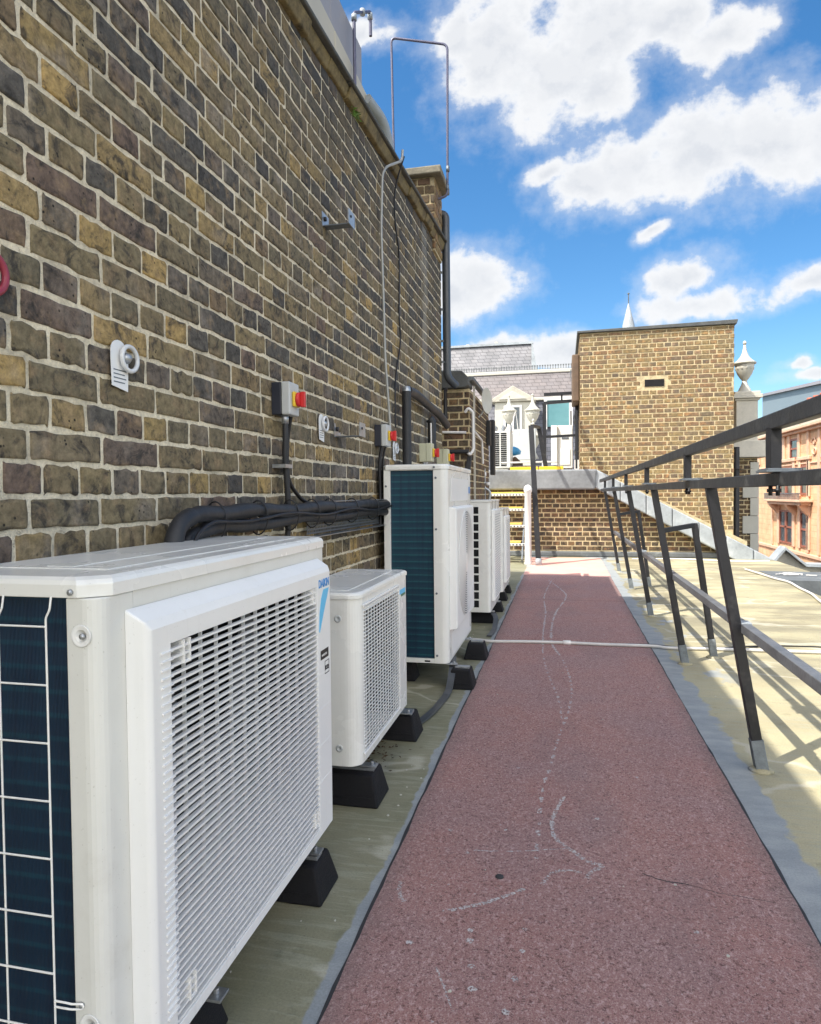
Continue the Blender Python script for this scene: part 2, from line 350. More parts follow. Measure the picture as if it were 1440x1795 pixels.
def chalkmat():
    m, t, b = newmat('chalky_scuff'); p = obj(t)
    k = t.rng(t.noise(p, 60, 3), .3, .7, .5, .72)
    t.l.new(t.N('ShaderNodeCombineXYZ', inp={0: k, 1: t.M('MULTIPLY', k, .93), 2: t.M('MULTIPLY', k, .9)}).outputs[0], b.inputs['Base Color'])
    a = t.smooth(t.noise(p, 150, 4, .75), .42, .54); t.l.new(t.M('MULTIPLY', a, .9), b.inputs['Alpha'])
    b.inputs['Roughness'].default_value = .9
    return m
M['chalk'] = chalkmat()
def slatemat(name, c1, c2, row):
    m, t, b = newmat(name); p = obj(t); s = t.N('ShaderNodeSeparateXYZ', inp={0: p})
    v = t.N('ShaderNodeCombineXYZ', inp={0: t.M('ADD', s.outputs[0], s.outputs[1]), 1: s.outputs[2], 2: 0.}).outputs[0]
    br = t.N('ShaderNodeTexBrick', inp={'Vector': v, 'Color1': (*c1, 1), 'Color2': (*c2, 1), 'Mortar': (*[k*.45 for k in c1], 1), 'Scale': 1., 'Mortar Size': .012, 'Mortar Smooth': .3, 'Brick Width': .3, 'Row Height': row})
    c = br.outputs['Color']; k = t.rng(t.noise(p, 2, 5), .3, .7, .8, 1.2)
    c = t.V('MULTIPLY', c, t.N('ShaderNodeCombineXYZ', inp={0: k, 1: k, 2: k}).outputs[0])
    t.l.new(c, b.inputs['Base Color']); b.inputs['Roughness'].default_value = .55
    t.l.new(t.bump(br.outputs['Fac'], .5, -.02), b.inputs['Normal'])
    return m
M['slate'] = slatemat('grey_slate', (.14,.14,.152), (.185,.18,.19), .17)
M['slatepink'] = slatemat('pinkish_slate', (.19,.165,.165), (.155,.14,.145), .16)
M['slateblue'] = slatemat('blue_slate', (.13,.135,.165), (.17,.17,.20), .17)
def terrmat():
    m, t, b = newmat('orange_terracotta_facing'); p = obj(t); s = t.N('ShaderNodeSeparateXYZ', inp={0: p})
    v = t.N('ShaderNodeCombineXYZ', inp={0: s.outputs[1], 1: s.outputs[2], 2: 0.}).outputs[0]
    br = t.N('ShaderNodeTexBrick', inp={'Vector': v, 'Color1': (.70,.41,.23,1), 'Color2': (.74,.46,.27,1), 'Mortar': (.58,.35,.20,1), 'Scale': 1., 'Mortar Size': .02, 'Brick Width': .9, 'Row Height': .33})
    k = t.rng(t.noise(p, 1.4, 6, .65), .3, .7, .78, 1.2)
    c = t.V('MULTIPLY', br.outputs['Color'], t.N('ShaderNodeCombineXYZ', inp={0: k, 1: k, 2: k}).outputs[0])
    t.l.new(c, b.inputs['Base Color']); b.inputs['Roughness'].default_value = .8
    return m
M['terr'] = terrmat()
M['terrp'] = mat('pink_terracotta_trim', (.68,.43,.29), .75, var=.2, scale=1.5)
# ------------------------------------------------------------------ camera, light, sky
cam = bpy.data.cameras.new('camera'); co = bpy.data.objects.new('camera', cam); C.objects.link(co)
cam.sensor_fit = 'HORIZONTAL'; cam.sensor_width = 36; cam.lens = 1173.2/1440*36; cam.clip_end = 5000; cam.clip_start = .02
co.matrix_world = Matrix.Translation((0,0,1.2)) @ Matrix.Rotation(.22343, 4, 'Z') @ Matrix.Rotation(PI/2-.02686, 4, 'X') @ Matrix.Rotation(-.009756, 4, 'Z')
sc = bpy.context.scene; sc.camera = co
sd = Vector((.53, .40, -1.0))
sun = bpy.data.lights.new('sun', 'SUN'); so = bpy.data.objects.new('sun', sun); C.objects.link(so)
sun.energy = 3.2; sun.angle = math.radians(.53); sun.color = (1, .95, .86); so.rotation_euler = sd.to_track_quat('-Z', 'Y').to_euler(); so.location = (-8, -4, 14)
elev = math.atan2(1, math.hypot(.53, .40)); az = math.atan2(-sd.x, -sd.y)
w = bpy.data.worlds.new('World'); sc.world = w; w.use_nodes = True; t = NT(w)
for n in list(t.n): t.n.remove(n)
out = t.N('ShaderNodeOutputWorld'); bg = t.N('ShaderNodeBackground'); bg.inputs['Strength'].default_value = .15; t.l.new(bg.outputs[0], out.inputs[0])
sky = t.N('ShaderNodeTexSky', sky_type='NISHITA', sun_disc=False, sun_elevation=elev, sun_rotation=az, air_density=1.0, dust_density=.35, ozone_density=3.0, altitude=100)
D = t.N('ShaderNodeTexCoord').outputs['Generated']; S = t.N('ShaderNodeSeparateXYZ', inp={0: D})
yy = t.M('MAXIMUM', S.outputs[1], .12)
u = t.M('DIVIDE', S.outputs[0], yy); v = t.M('DIVIDE', S.outputs[2], yy)
UV = t.N('ShaderNodeCombineXYZ', inp={0: u, 1: v, 2: 0.}).outputs[0]
wn = t.N('ShaderNodeTexNoise', inp={'Vector': UV, 'Scale': 9., 'Detail': 5, 'Roughness': .6}).outputs['Color']
W2 = t.V('ADD', UV, t.V('MULTIPLY', t.V('SUBTRACT', wn, (.5,.5,.5)), (.06,.05,0.)))
blobs = [(-.098,.655,.10,.11,0),(-.025,.615,.12,.115,0),(.062,.648,.11,.11,0),(.06,.572,.07,.055,.3),(.148,.65,.085,.055,.2),(.218,.622,.085,.042,.45),(-.15,.675,.04,.06,0),(.10,.72,.15,.03,0),
 (.026,.438,.065,.048,.2),(.10,.460,.095,.076,.15),(.188,.472,.105,.082,.12),(.275,.478,.105,.08,.05),(.355,.476,.10,.078,0),(-.025,.455,.035,.022,.3),
 (-.12,.322,.078,.056,-.2),(-.155,.30,.06,.05,0),(.165,.300,.062,.036,.1),(.182,.262,.085,.032,0),(.33,.278,.065,.026,.3),
 (.0,.205,.075,.032,0),(-.09,.21,.07,.028,0),(.33,.157,.042,.014,.1),(.31,.172,.024,.011,.2),(-.30,.70,.075,.034,0),(.128,.368,.035,.013,.5)]
dens = None
for (a, b_, ra, rb, rot) in blobs:
    mp = t.N('ShaderNodeMapping', vector_type='TEXTURE', inp={'Vector': W2, 'Location': (a, b_, 0), 'Rotation': (0, 0, rot), 'Scale': (ra, rb, 1)}).outputs[0]
    L = t.M('SUBTRACT', 1., t.V('LENGTH', mp))
    dens = L if dens is None else t.M('SMOOTH_MAX', dens, L, .25)
fb = t.noise(UV, 13, 9, .60); fb2 = t.noise(UV, 42, 6, .6)
edge = t.M('ADD', t.M('MULTIPLY', t.M('SUBTRACT', fb, .5), 1.65), t.M('MULTIPLY', t.M('SUBTRACT', fb2, .5), .45))
front = t.M('ADD', t.M('ADD', dens, edge), .05)
alpha = t.M('MAXIMUM', t.smooth(front, .0, .50), t.M('MULTIPLY', t.smooth(front, -.38, .4), .35))
# added clouds in the unseen sky (behind and above), brightened to fill the shade
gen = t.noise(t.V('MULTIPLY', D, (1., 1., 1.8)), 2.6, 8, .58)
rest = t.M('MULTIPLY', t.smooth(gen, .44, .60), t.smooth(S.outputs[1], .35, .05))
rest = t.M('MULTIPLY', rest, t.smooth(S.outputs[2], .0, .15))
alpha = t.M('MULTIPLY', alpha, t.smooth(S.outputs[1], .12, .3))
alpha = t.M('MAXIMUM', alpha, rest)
# lit tops, greyer bases: density a little higher up decides the shade
fup = t.noise(t.V('ADD', UV, (.0, .022, 0.)), 13, 9, .60)
lit = t.smooth(t.M('SUBTRACT', fb, fup), -.08, .08)
core = t.smooth(front, .30, .95)
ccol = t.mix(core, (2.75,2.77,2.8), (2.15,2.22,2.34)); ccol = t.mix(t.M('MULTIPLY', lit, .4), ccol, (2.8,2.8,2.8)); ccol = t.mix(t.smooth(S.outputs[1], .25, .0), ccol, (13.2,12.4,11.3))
skyc = t.N('ShaderNodeHueSaturation', inp={'Hue': .497, 'Saturation': 1.27, 'Value': .56, 'Color': sky.outputs[0]}).outputs[0]
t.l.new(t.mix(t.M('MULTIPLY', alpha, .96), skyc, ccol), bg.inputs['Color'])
sc.view_settings.view_transform = 'Standard'; sc.view_settings.look = 'None'; sc.view_settings.exposure = 1.27; sc.view_settings.gamma = 1
sc.cycles.max_bounces = 6; sc.cycles.diffuse_bounces = 4; sc.cycles.caustics_reflective = False; sc.cycles.caustics_refractive = False
# ------------------------------------------------------------------ ground
def poly(name, pts, z, m, **k):
    mb = MB(); mb.add([(p[0], p[1], z) for p in pts], [tuple(range(len(pts)))]); return mb.build(name, m, **k)
poly('street_ground', [(-3000,-3000),(3000,-3000),(3000,3000),(-3000,3000)], -16, mat('asphalt', (.06,.06,.06), .9, var=.3, scale=.5), kind='structure')
DK = MB()
DK.prism([(-1.35,-3),(2.85,-3),(2.85,10.85),(3.55,10.85),(3.55,12.95),(-2.4,12.95),(-2.4,6.4),(-1.35,6.4)], 'z', -.35, 0)
DK.build('roof_deck', M['deck'], kind='structure')
def grid(name, x0, x1, y0, y1, z, m, nx=2, ny=2, jit=0, **k):
    mb = MB(); vs = []
    for j in range(ny):
        for i in range(nx):
            xx = x0+(x1-x0)*i/(nx-1); y_ = y0+(y1-y0)*j/(ny-1)
            if jit and i in (0, nx-1): xx += (random.random()-.5)*jit
            vs.append((xx, y_, z))
    n = len(vs); vs += [(p[0], p[1], .0005) for p in vs]
    f = [(j*nx+i, j*nx+i+1, (j+1)*nx+i+1, (j+1)*nx+i) for j in range(ny-1) for i in range(nx-1)]
    for j in range(ny-1):
        f.append((j*nx, (j+1)*nx, n+(j+1)*nx, n+j*nx)); f.append((j*nx+nx-1, n+j*nx+nx-1, n+(j+1)*nx+nx-1, (j+1)*nx+nx-1))
    mb.add(vs, f); return mb.build(name, m, **k)
wk = grid('walkway', -.54, .655, .2, 7.6, .0055, M['redmat'], 3, 90, .007, kind='structure', label='red mineral felt walkway strip')
grid('walkway', -.545, .66, 7.607, 9.87, .0060, M['redmat'], 3, 30, .006, kind='structure')
grid('walkway', -.56, .665, 9.877, 12.55, .0060, M['pinkmat'], 3, 30, .006, kind='structure')
grid('walkway_edge', -.549, .664, .1, 9.8, .0025, M['bitumen'], 3, 90, .006, kind='structure')
MK = [[(-0.143, 9.29), (-0.207, 7.889), (-0.167, 6.766), (-0.163, 5.796), (-0.141, 4.982), (-0.093, 4.442), (-0.042, 4.068), (-0.015, 3.8), (-0.008, 3.563)],
[(-0.189, 9.283), (-0.014, 8.383), (0.038, 7.799), (-0.067, 6.783), (-0.095, 6.056), (-0.085, 5.37), (-0.01, 4.919), (0.038, 4.466), (0.051, 4.086), (0.031, 3.759), (0.0, 3.477), (-0.034, 3.195), (-0.056, 2.925), (-0.081, 2.72), (-0.087, 2.412), (-0.085, 2.184)],
[(0.004, 2.66), (-0.028, 2.534), (-0.041, 2.442), (-0.032, 2.342), (0.003, 2.284), (0.039, 2.245), (0.074, 2.2), (0.118, 2.185), (0.08, 2.135), (0.071, 2.101)],
[(-0.066, 2.042), (-0.033, 2.111), (0.02, 2.138), (0.054, 2.13)], [(-0.34, 1.849), (-0.256, 1.893), (-0.179, 1.951), (-0.115, 2.008)],
[(-0.295, 2.193), (-0.164, 2.213), (0.021, 2.27)], [(-0.489, 1.969), (-0.481, 1.911), (-0.454, 1.873)], [(-0.315, 1.627), (-0.28, 1.555), (-0.249, 1.49)]]
DT = [(-0.249, 1.782), (-0.246, 1.74), (-0.229, 1.645), (-0.216, 1.569), (-0.105, 1.817), (-0.106, 1.729), (-0.118, 1.623), (-0.131, 1.512), (-0.311, 2.172), (-0.391, 2.308), (-.19,2.9), (.12,2.5), (.3,2.9), (-.4,1.7), (-.2,2.35), (.35,1.9)]
mk = MB(); Z = .0085
for li, l in enumerate(MK):
    P = smoothpath([(a, b, 0) for a, b in l], 14); wd = (.007, .0085, .009, .007, .008, .0032, .008, .003)[li]
    for a, b in zip(P[:-1], P[1:]):
        d = (b-a)
        if d.length < 1e-4: continue
        if li < 2 and a.y < 5 and math.sin(a.y*70) < .1: continue
        if random.random() < .1: continue
        nrm = Vector((-d.y, d.x, 0)).normalized()*wd*random.uniform(.5, 1.2)*(1 if a.y < 5 else 1.3)
        j = Vector((random.uniform(-1, 1), random.uniform(-1, 1), 0))*.002
        mk.add([(*(a+nrm+j).xy, Z), (*(a-nrm+j).xy, Z), (*(b-nrm*.8+j).xy, Z), (*(b+nrm*.8+j).xy, Z)], [(0,1,2,3)])
ck = MB(); P = smoothpath([(.24, 2.17, 0), (.30, 2.14, 0), (.37, 2.135, 0), (.44, 2.11, 0), (.52, 2.10, 0), (.60, 2.09, 0)], 5)
for i, (a, b) in enumerate(zip(P[:-1], P[1:])):
    q = .0022 if i < 10 else .0009; dy = random.uniform(-.002, .002); ck.add([(a.x, a.y-q+dy, .0062), (b.x, b.y-q+dy, .0062), (b.x, b.y+q+dy, .0062), (a.x, a.y+q+dy, .0062)], [(0,1,2,3)])
ck.build('crack', M['bitumen'], wk)
for a, b in DT + [(random.uniform(-.45, .5), random.uniform(1.3, 3.4)) for _ in range(26)]:
    big = (a, b) in DT; r = random.uniform(.006, .013) if big else random.uniform(.0015, .004); n = 9
    mk.add([(a+r*random.uniform(.6, 1.2)*math.cos(2*PI*k/n), b+r*random.uniform(.6, 1.2)*math.sin(2*PI*k/n), Z+.0002) for k in range(n)], [tuple(range(n))])
mk.build('scuff_marks', M['chalk'], wk)
MB().lathe([(.014, 0), (.012, .003), (.002, .004)], (-.195, 2.06, .0056), 9).build('burn_mark', M['bitumen'], wk)
sm = MB()
for yv, xa, xb_ in ((4.15, .66, 2.8), (7.05, .67, 2.8), (9.15, .67, 2.8), (11.3, .67, 3.5)):
    n = 26
    for k in range(n):
        a = xa+(xb_-xa)*k/n; b = xa+(xb_-xa)*(k+1)/n; w_ = [yv+.012*math.sin(q*5.1+yv) for q in (a, b)]
        sm.add([(a, w_[0]-.03, .0006), (b, w_[1]-.03, .0006), (b, w_[1]+.002, .0030), (a, w_[0]+.002, .0030), (b, w_[1]+.003, .0006), (a, w_[0]+.003, .0006)], [(0,1,2,3), (3,2,4,5)])
sm.build('membrane_seam', M['deck'], kind='structure')
# loose grit and litter
gr = MB()
for _ in range(90):
    a = random.choice([(random.uniform(-.9, -.56), random.uniform(1.4, 6)), (random.uniform(-.5, .6), random.uniform(1.3, 6)), (random.uniform(.7, 2.6), random.uniform(2, 10))])
    r = random.uniform(.0015, .0045)
    z0 = .0065 if -.54 < a[0] < .66 else .0005
    gr.prism([(a[0]+r*random.uniform(.6, 1.4)*math.cos(k*1.257), a[1]+r*random.uniform(.6, 1.4)*math.sin(k*1.257)) for k in range(5)], 'z', z0, z0+r*.7)
gr.build('grit', M['stonew'], kind='stuff', label='pale grit and crumbs scattered over the roof and walkway')
lf = MB()
for _ in range(230):
    x_, y_ = random.gauss(-.90, .09), random.gauss(2.93, .10); r = random.uniform(.004, .013); a = random.uniform(0, 6.3); z_ = .002+random.random()*.018
    d1 = Vector((math.cos(a), math.sin(a), random.uniform(-.4, .4)))*r; d2 = Vector((-math.sin(a), math.cos(a), random.uniform(-.5, .5)))*r*.5; p = Vector((x_, y_, z_))
    lf.add([p-d1, p+d2, p+d1, p-d2], [(0,1,2,3)])
lf.build('leaf_litter', M['debris'], kind='stuff', label='brown leaf litter gathered under the air conditioner')
# ------------------------------------------------------------------ brick walls as real bricks
def bricks(origin, ud, nd, length, height, course, hl, seed=0, skip=None, detail=True, joint=.0105, face=.004, first=0):
    r = np.random.default_rng(seed); o = Vector(origin); U = Vector(ud).normalized(); Nn = Vector(nd).normalized()
    V_, F_ = [], []
    rows = int(math.ceil(height/course))
    for j in range(rows):
        z0 = j*course; z1 = min(z0+course, height)-joint
        if z1-z0 < .02: continue
        hdr = (j+first) % 2; L = hl if hdr else 2*hl; x = -(hl*.5 if hdr else 0)-hl*r.uniform(0, .12)
        while x < length:
            bl = L*(1+r.normal()*.025)
            a, b = max(x, 0), min(x+bl-joint*r.uniform(.75, 1.25), length)
            x += bl
            if b-a < .03: continue
            if skip and skip((a+b)/2, (z0+z1)/2, a, b): continue
            if detail:
                nin = 5 if (b-a) > hl*1.2 else 3
                us = [0, .0022, .009] + list(np.linspace(.009, (b-a)-.009, nin+2)[1:-1]) + [(b-a)-.009, (b-a)-.0022, b-a]
                zs = [0, .0022, .009, (z1-z0)*.5, (z1-z0)-.009, (z1-z0)-.0022, z1-z0]
                pr = [-.004, .88, 1.0]
                dz = r.normal(0, .0021, (len(us),)); tilt = r.normal(0, .0016); lift = r.normal(0, .0018)
                cw = r.uniform(-.0035, .0035, 4)
            else:
                us = [0, .006, (b-a)-.006, b-a]; zs = [0, .006, (z1-z0)-.006, z1-z0]; pr = [-.004, 1.]; dz = r.normal(0, .001, 4); tilt = 0; lift = r.normal(0, .001); cw = r.uniform(-.003, .003, 4)
            n0 = len(V_); nu, nz = len(us), len(zs); np_ = len(pr)
            for kz, zz in enumerate(zs):
                for ku, uu in enumerate(us):
                    e = min(ku, nu-1-ku, kz, nz-1-kz); e = min(e, np_-1)
                    dep = pr[e]*face if pr[e] > 0 else -.004
                    corner = (ku < 2 or ku >= nu-2) and (kz < 2 or kz >= nz-2)
                    if detail:
                        if e >= 1: dep += lift*.5 + tilt*(kz/nz-.5) + r.normal(0, .0004)
                        if corner and e >= 1: dep *= .55
                        ez = (cw[0] if kz < nz/2 else cw[1])*(ku/(nu-1)-.5) + dz[ku]*(1 if e < 2 else .4)
                        eu = (cw[2] if ku < nu/2 else cw[3])*(kz/(nz-1)-.5) + r.normal(0, .0011)
                        if corner and e == 0: ez += (.003 if kz == 0 else -.003); eu += (.003 if ku == 0 else -.003)
                    else: ez = dz[ku]; eu = 0
                    P = o + U*(a+uu+eu) + Nn*dep; V_.append((P.x, P.y, P.z+z0+zz+ez))
            for kz in range(nz-1):
                for ku in range(nu-1):
                    i = n0+kz*nu+ku; F_.append((i, i+1, i+1+nu, i+nu))
    m = MB(); m.add(V_, F_, detail); return m
def fastbuild(mb, name, m, parent):
    off = wloc(parent); me = bpy.data.meshes.new(name)
    me.from_pydata([(p[0]-off.x, p[1]-off.y, p[2]-off.z) for p in mb.v], [], mb.f)
    me.polygons.foreach_set('use_smooth', mb.sm); me.materials.append(m)
    o = bpy.data.objects.new(name, me); C.objects.link(o); o.parent = parent; return o
TW = .0161
def wx(y): return -1.225+TW*y          # x of the long wall's face
ud = Vector((TW, 1, 0)).normalized(); nd = Vector((1, -TW, 0)).normalized()
Y0, Y1 = -1.2, 6.33
wall = thing('brick_wall', 'tall dark London stock brick wall on the left behind the air conditioners', 'wall', (wx(2), 2, 0))
bk = bricks((wx(.35), .35, .0), ud, nd, (Y1-.35)/ud.y, 3.56, .0805, .1225, 3)
# clip bricks above the sloping coping is not needed: the coping covers them
fastbuild(bk, 'brickwork', M['brick'], wall)
mb = MB()
mb.prism([(wx(Y0), Y0), (wx(Y1), Y1), (-2.6, Y1), (-2.6, Y0)], 'z', -.3, 3.42); mb.build('mortar_bed', M['mortar'], wall)
mb = MB(); mb.prism([(wx(Y0)+.0005, Y0), (wx(.35)+.0005, .35), (-1.3, .35), (-1.3, Y0)], 'z', 0, 3.41)
def cz(y): return 3.375+(y-2.8)*.052
mb = MB()
ys = [-1.2+.28*i for i in range(28)]
for i in range(len(ys)-1):
    a, b = ys[i], min(ys[i+1], Y1+.02)
    if a >= b: break
    for k in range(5):
        x0 = wx(a)+.0; dz = random.uniform(-.012, .012); dx = random.uniform(-.012, .01)
    A, B = cz(a), cz(b)
    j0, j1 = random.uniform(-.012, .012), random.uniform(-.008, .012)
    mb.add([(wx(a)-.3, a, A-.06), (wx(a)+.022+j1, a, A-.048+j0), (wx(a)+.042+j1, a, A+.02), (wx(a)-.3, a, A+.02), (wx(b)-.3, b, B-.06), (wx(b)+.022+j1, b, B-.048+j0), (wx(b)+.042+j1, b, B+.02), (wx(b)-.3, b, B+.02)],
           [(0,1,5,4),(1,2,6,5),(2,3,7,6),(3,0,4,7),(0,3,2,1),(4,5,6,7)])
mb.build('cornice', M['stonedirty'], wall, bevel=.008)
mb = MB()
ys = np.linspace(-1.2, Y1+.03, 9)
for a, b in zip(ys[:-1], ys[1:]):
    mb.add([(wx(p)+q, p, cz(p)+s_) for p in (a, b-.004) for q, s_ in ((-.35, .022), (.066, .022), (.070, .035), (.055, .060), (-.35, .07))],
           [(0,4,3,2,1),(5,6,7,8,9),(0,1,6,5),(1,2,7,6),(2,3,8,7),(3,4,9,8),(4,0,5,9)])
mb.build('coping', M['coping'], wall, bevel=.006)
mb = MB(); mb.box(-6, -2.6, Y0, Y1, -16, 3.40); mb.box(-6, -1.30, Y0, Y1, -16, -.36); mb.build('roof_block', M['coping'], wall)
# unseen set-back block, added beyond the corner and sized for its shadow
bb = thing('brick_building', 'unseen brick block added beyond the corner of the long wall to cast shade', 'building', (-2.6, 7.6, 0))
MB().box(-2.59, -1.72, 5.6, 8.02, 3.43, 4.45).build('shade_caster', M['brick3'], bb); MB().box(-5.5, -1.72, 6.36, 8.02, -16, 3.429).build('wall', M['brick3'], bb)
# weeds in the cornice
wd_ = MB()
for _ in range(70):
    y_ = 3.62+random.gauss(0, .018); b_ = Vector((wx(y_)+.03+random.random()*.03, y_, cz(y_)-.10+random.uniform(-.02, .02)))
    d = Vector((random.uniform(.2, 1), random.uniform(-.8, .8), random.uniform(-1.4, .4))).normalized()*random.uniform(.015, .045); s_ = Vector((random.uniform(-1, 1), random.uniform(-1, 1), random.uniform(-1, 1))).normalized()*.004
    wd_.add([b_, b_+d*.5+s_, b_+d, b_+d*.5-s_], [(0,1,2,3)])
wd_.build('weed', M['green'], label='small green weed growing from the cornice of the tall brick wall', cat='plant')
# ------------------------------------------------------------------ on top of the wall
h = thing('plant_housing', 'beige and grey clad housing on the roof above the tall wall', 'housing', (-2, 2, 3.4))
mb = MB()
for a, b in ((-1, 1.2), (1.21, 3.05), (3.06, 4.30), (4.31, 5.25)): mb.box(-2.9, -1.46, a, b, 3.40, 4.285)
mb.build('lower_panel', M['panel'], h, bevel=.006)
mb = MB()
for a, b in ((-1, 1.6), (1.605, 4.30), (4.305, 5.02)): mb.box(-2.8, -1.49, a, b, 4.29, 4.62)
mb.build('upper_panel', M['panelg'], h, bevel=.006)
for y_, z_ in ((4.30, 4.05), (4.22, 3.9), (4.9, 3.9), (3.6, 4.0)): MB().lathe([(.018, 0), (.018, .01), (.008, .014)], (-1.46, y_, z_), 10, 'x').build('bolt', M['galvd'], h)
def pipe(name, pts, r, m, label, cat, rr=.05, n=10, group=None, parent=None, part=None):
    P = bend(pts, rr) if rr else [Vector(p) for p in pts]
    return MB().tube(P, r, n).build(name, m, parent, label=label, cat=cat, group=group)
pp = thing('vent_pipe', 'fat grey vent pipe with hooded elbow peeping over the wall coping', 'pipe', (-1.40, 5.15, 3.45))
MB().tube(bend([(-1.45, 5.0, 4.22), (-1.38, 5.2, 4.16), (-1.36, 5.32, 4.02), (-1.36, 5.34, 3.4)], .08), .045, 16).build('duct', M['pvcl'], pp)
MB().lathe([(.050, 0), (.050, .015)], (-1.36, 5.335, 3.90), 18).build('collar', M['pvc'], pp)
uu = thing('standpipe', 'short grey hook shaped standpipe above the beige housing', 'pipe', (-1.44, 4.64, 3.45))
MB().tube(bend([(-1.43, 4.64, 3.42), (-1.43, 4.64, 4.62), (-1.40, 4.96, 4.84), (-1.40, 4.96, 4.66)], .03), .012, 10).build('tube', M['pipeblue'], uu)
for p in ((-1.43, 4.64, 4.585), (-1.40, 4.95, 4.80), (-1.415, 4.8, 4.73)): MB().lathe([(.02, -.02), (.02, .02)], p, 10).build('elbow_joint', M['pvcl'], uu)
gp = thing('pipe_arch', 'tall thin dark pipe arch standing against the sky beside the chimney', 'pipe', (-1.25, 6.0, 3.5))
MB().tube(bend([(-1.475, 6.0, 3.42), (-1.50, 6.0, 5.34), (-.985, 6.0, 5.20), (-.995, 6.0, 3.87), (-1.08, 6.0, 3.85)], .05), .011, 10).build('tube', M['pipeblue'], gp)
MB().lathe([(.016, 0), (.016, .05)], (-.99, 6.0, 4.08), 10).build('clamp', M['galvd'], gp); MB().lathe([(.015, 0), (.015, .05)], (-.995, 6.0, 3.92), 10).build('clamp', M['galvd'], gp)
ch = thing('chimney', 'small yellow brick chimney with grey slab cap on the wall end', 'chimney', (-1.25, 6.05, 3.4))
MB().box(-1.44, -1.105, 5.95, 6.30, 3.38, 4.03).build('mortar_bed', M['mortar2'], ch)
fastbuild(bricks((-1.44, 5.948, 3.40), (1,0,0), (0,-1,0), .335, .63, .0805, .1225, 5), 'brickwork', M['brick3'], ch)
fastbuild(bricks((-1.103, 5.95, 3.40), (0,1,0), (1,0,0), .35, .63, .0805, .1225, 6, first=1), 'brickwork', M['brick2'], ch)
MB().box(-1.50, -1.035, 5.88, 6.37, 4.032, 4.10).build('cap', M['capstone'], ch, bevel=.01)
# ------------------------------------------------------------------ fittings on the wall
def W(y, z, d=0): return Vector((wx(y)+d, y, z))
MB().tube(bend([W(4.42, 3.50, .12), W(4.40, 3.42, .12), W(4.22, 3.30, .035), W(4.19, 2.9, .03), W(4.23, 2.45, .03), W(4.25, 2.1, .03), W(4.29, 1.62, .05)], .08), .0085, 10).build('conduit', M['conduit'], label='pale grey conduit running down the brick wall to the middle isolator switch', cat='pipe')
MB().tube(smoothpath([W(4.5, 3.50, .11), W(4.55, 3.3, .03), W(4.62, 3.1, .012), W(4.72, 2.9, .012), W(4.70, 2.5, .012), W(4.73, 2.3, .012), W(4.58, 2.0, .012), W(4.50, 1.66, .03)]), .0055, 8).build('cable', M['black'], label='thin black cable hanging beside the pale conduit on the brick wall', cat='cable')
def channel(y, z, label):
    c = thing('channel_bracket', label, 'bracket', W(y, z, 0), 'galvanised channel brackets on the brick wall')
    x = wx(y); y1 = y+.055
    MB().box(x+.006, x+.139, y, y1, z, z+.005).build('shelf', M['galvd'], c)
    for a, b in ((x+.001, x+.0055), (x+.1395, x+.145)): MB().box(a, b, y-.012, y1+.03, z, z+.072).build('end_plate', M['galv'], c)
    MB().lathe([(.012, 0), (.012, .010)], (x+.0058, y+.02, z+.042), 8, 'x').build('bolt', M['ink'], c)
    MB().lathe([(.007, 0), (.007, .004)], (x+.1452, y+.02, z+.042), 8, 'x').build('bolt', M['ink'], c)
channel(3.22, 2.55, 'upper galvanised channel bracket high on the brick wall')
channel(3.36, 1.505, 'lower galvanised channel bracket between the tag and isolator')
def isolator(y, z, hh, ww, dep, base, lid, label):
    c = thing('isolator_switch', label, 'switch', W(y, z, 0), 'red and yellow isolator switches on the brick wall')
    x = wx(y)
    MB().box(x+.002, x+dep*.48, y, y+ww, z, z+hh).build('back_box', base, c, bevel=.004)
    MB().box(x+dep*.48+.001, x+dep*.9, y-.001, y+ww+.001, z-.001, z+hh+.001).build('cover', lid, c, bevel=.006)
    MB().box(x+dep*.9, x+dep*1.05, y+ww*.2, y+ww*.8, z+hh*.25, z+hh*.72).build('yellow_plate', M['yellow'], c, bevel=.006)
    k = MB(); k.lathe([(.03*hh/.13, 0), (.028*hh/.13, .014)], (x+dep*1.05, y+ww*.5, z+hh*.48), 18, 'x'); k.box(x+dep*1.05+.014, x+dep*1.05+.034, y+ww*.5-.009, y+ww*.5+.009, z+hh*.24, z+hh*.72)
    k.build('red_knob', M['red'], c, bevel=.003)
    return c
isolator(2.60, 1.536, .135, .10, .095, M['navy'], M['greyplastic'], 'largest red and yellow isolator switch with navy back box')
isolator(4.08, 1.505, .135, .10, .095, M['navy'], M['greyplastic'], 'red and yellow isolator switch right of the lower bracket')
isolator(5.34, 1.462, .15, .10, .12, M['cream'], M['cream'], 'cream isolator switch above the tall air conditioner')
isolator(6.05, 1.46, .15, .10, .12, M['cream'], M['cream'], 'cream isolator switch nearest the wall corner')
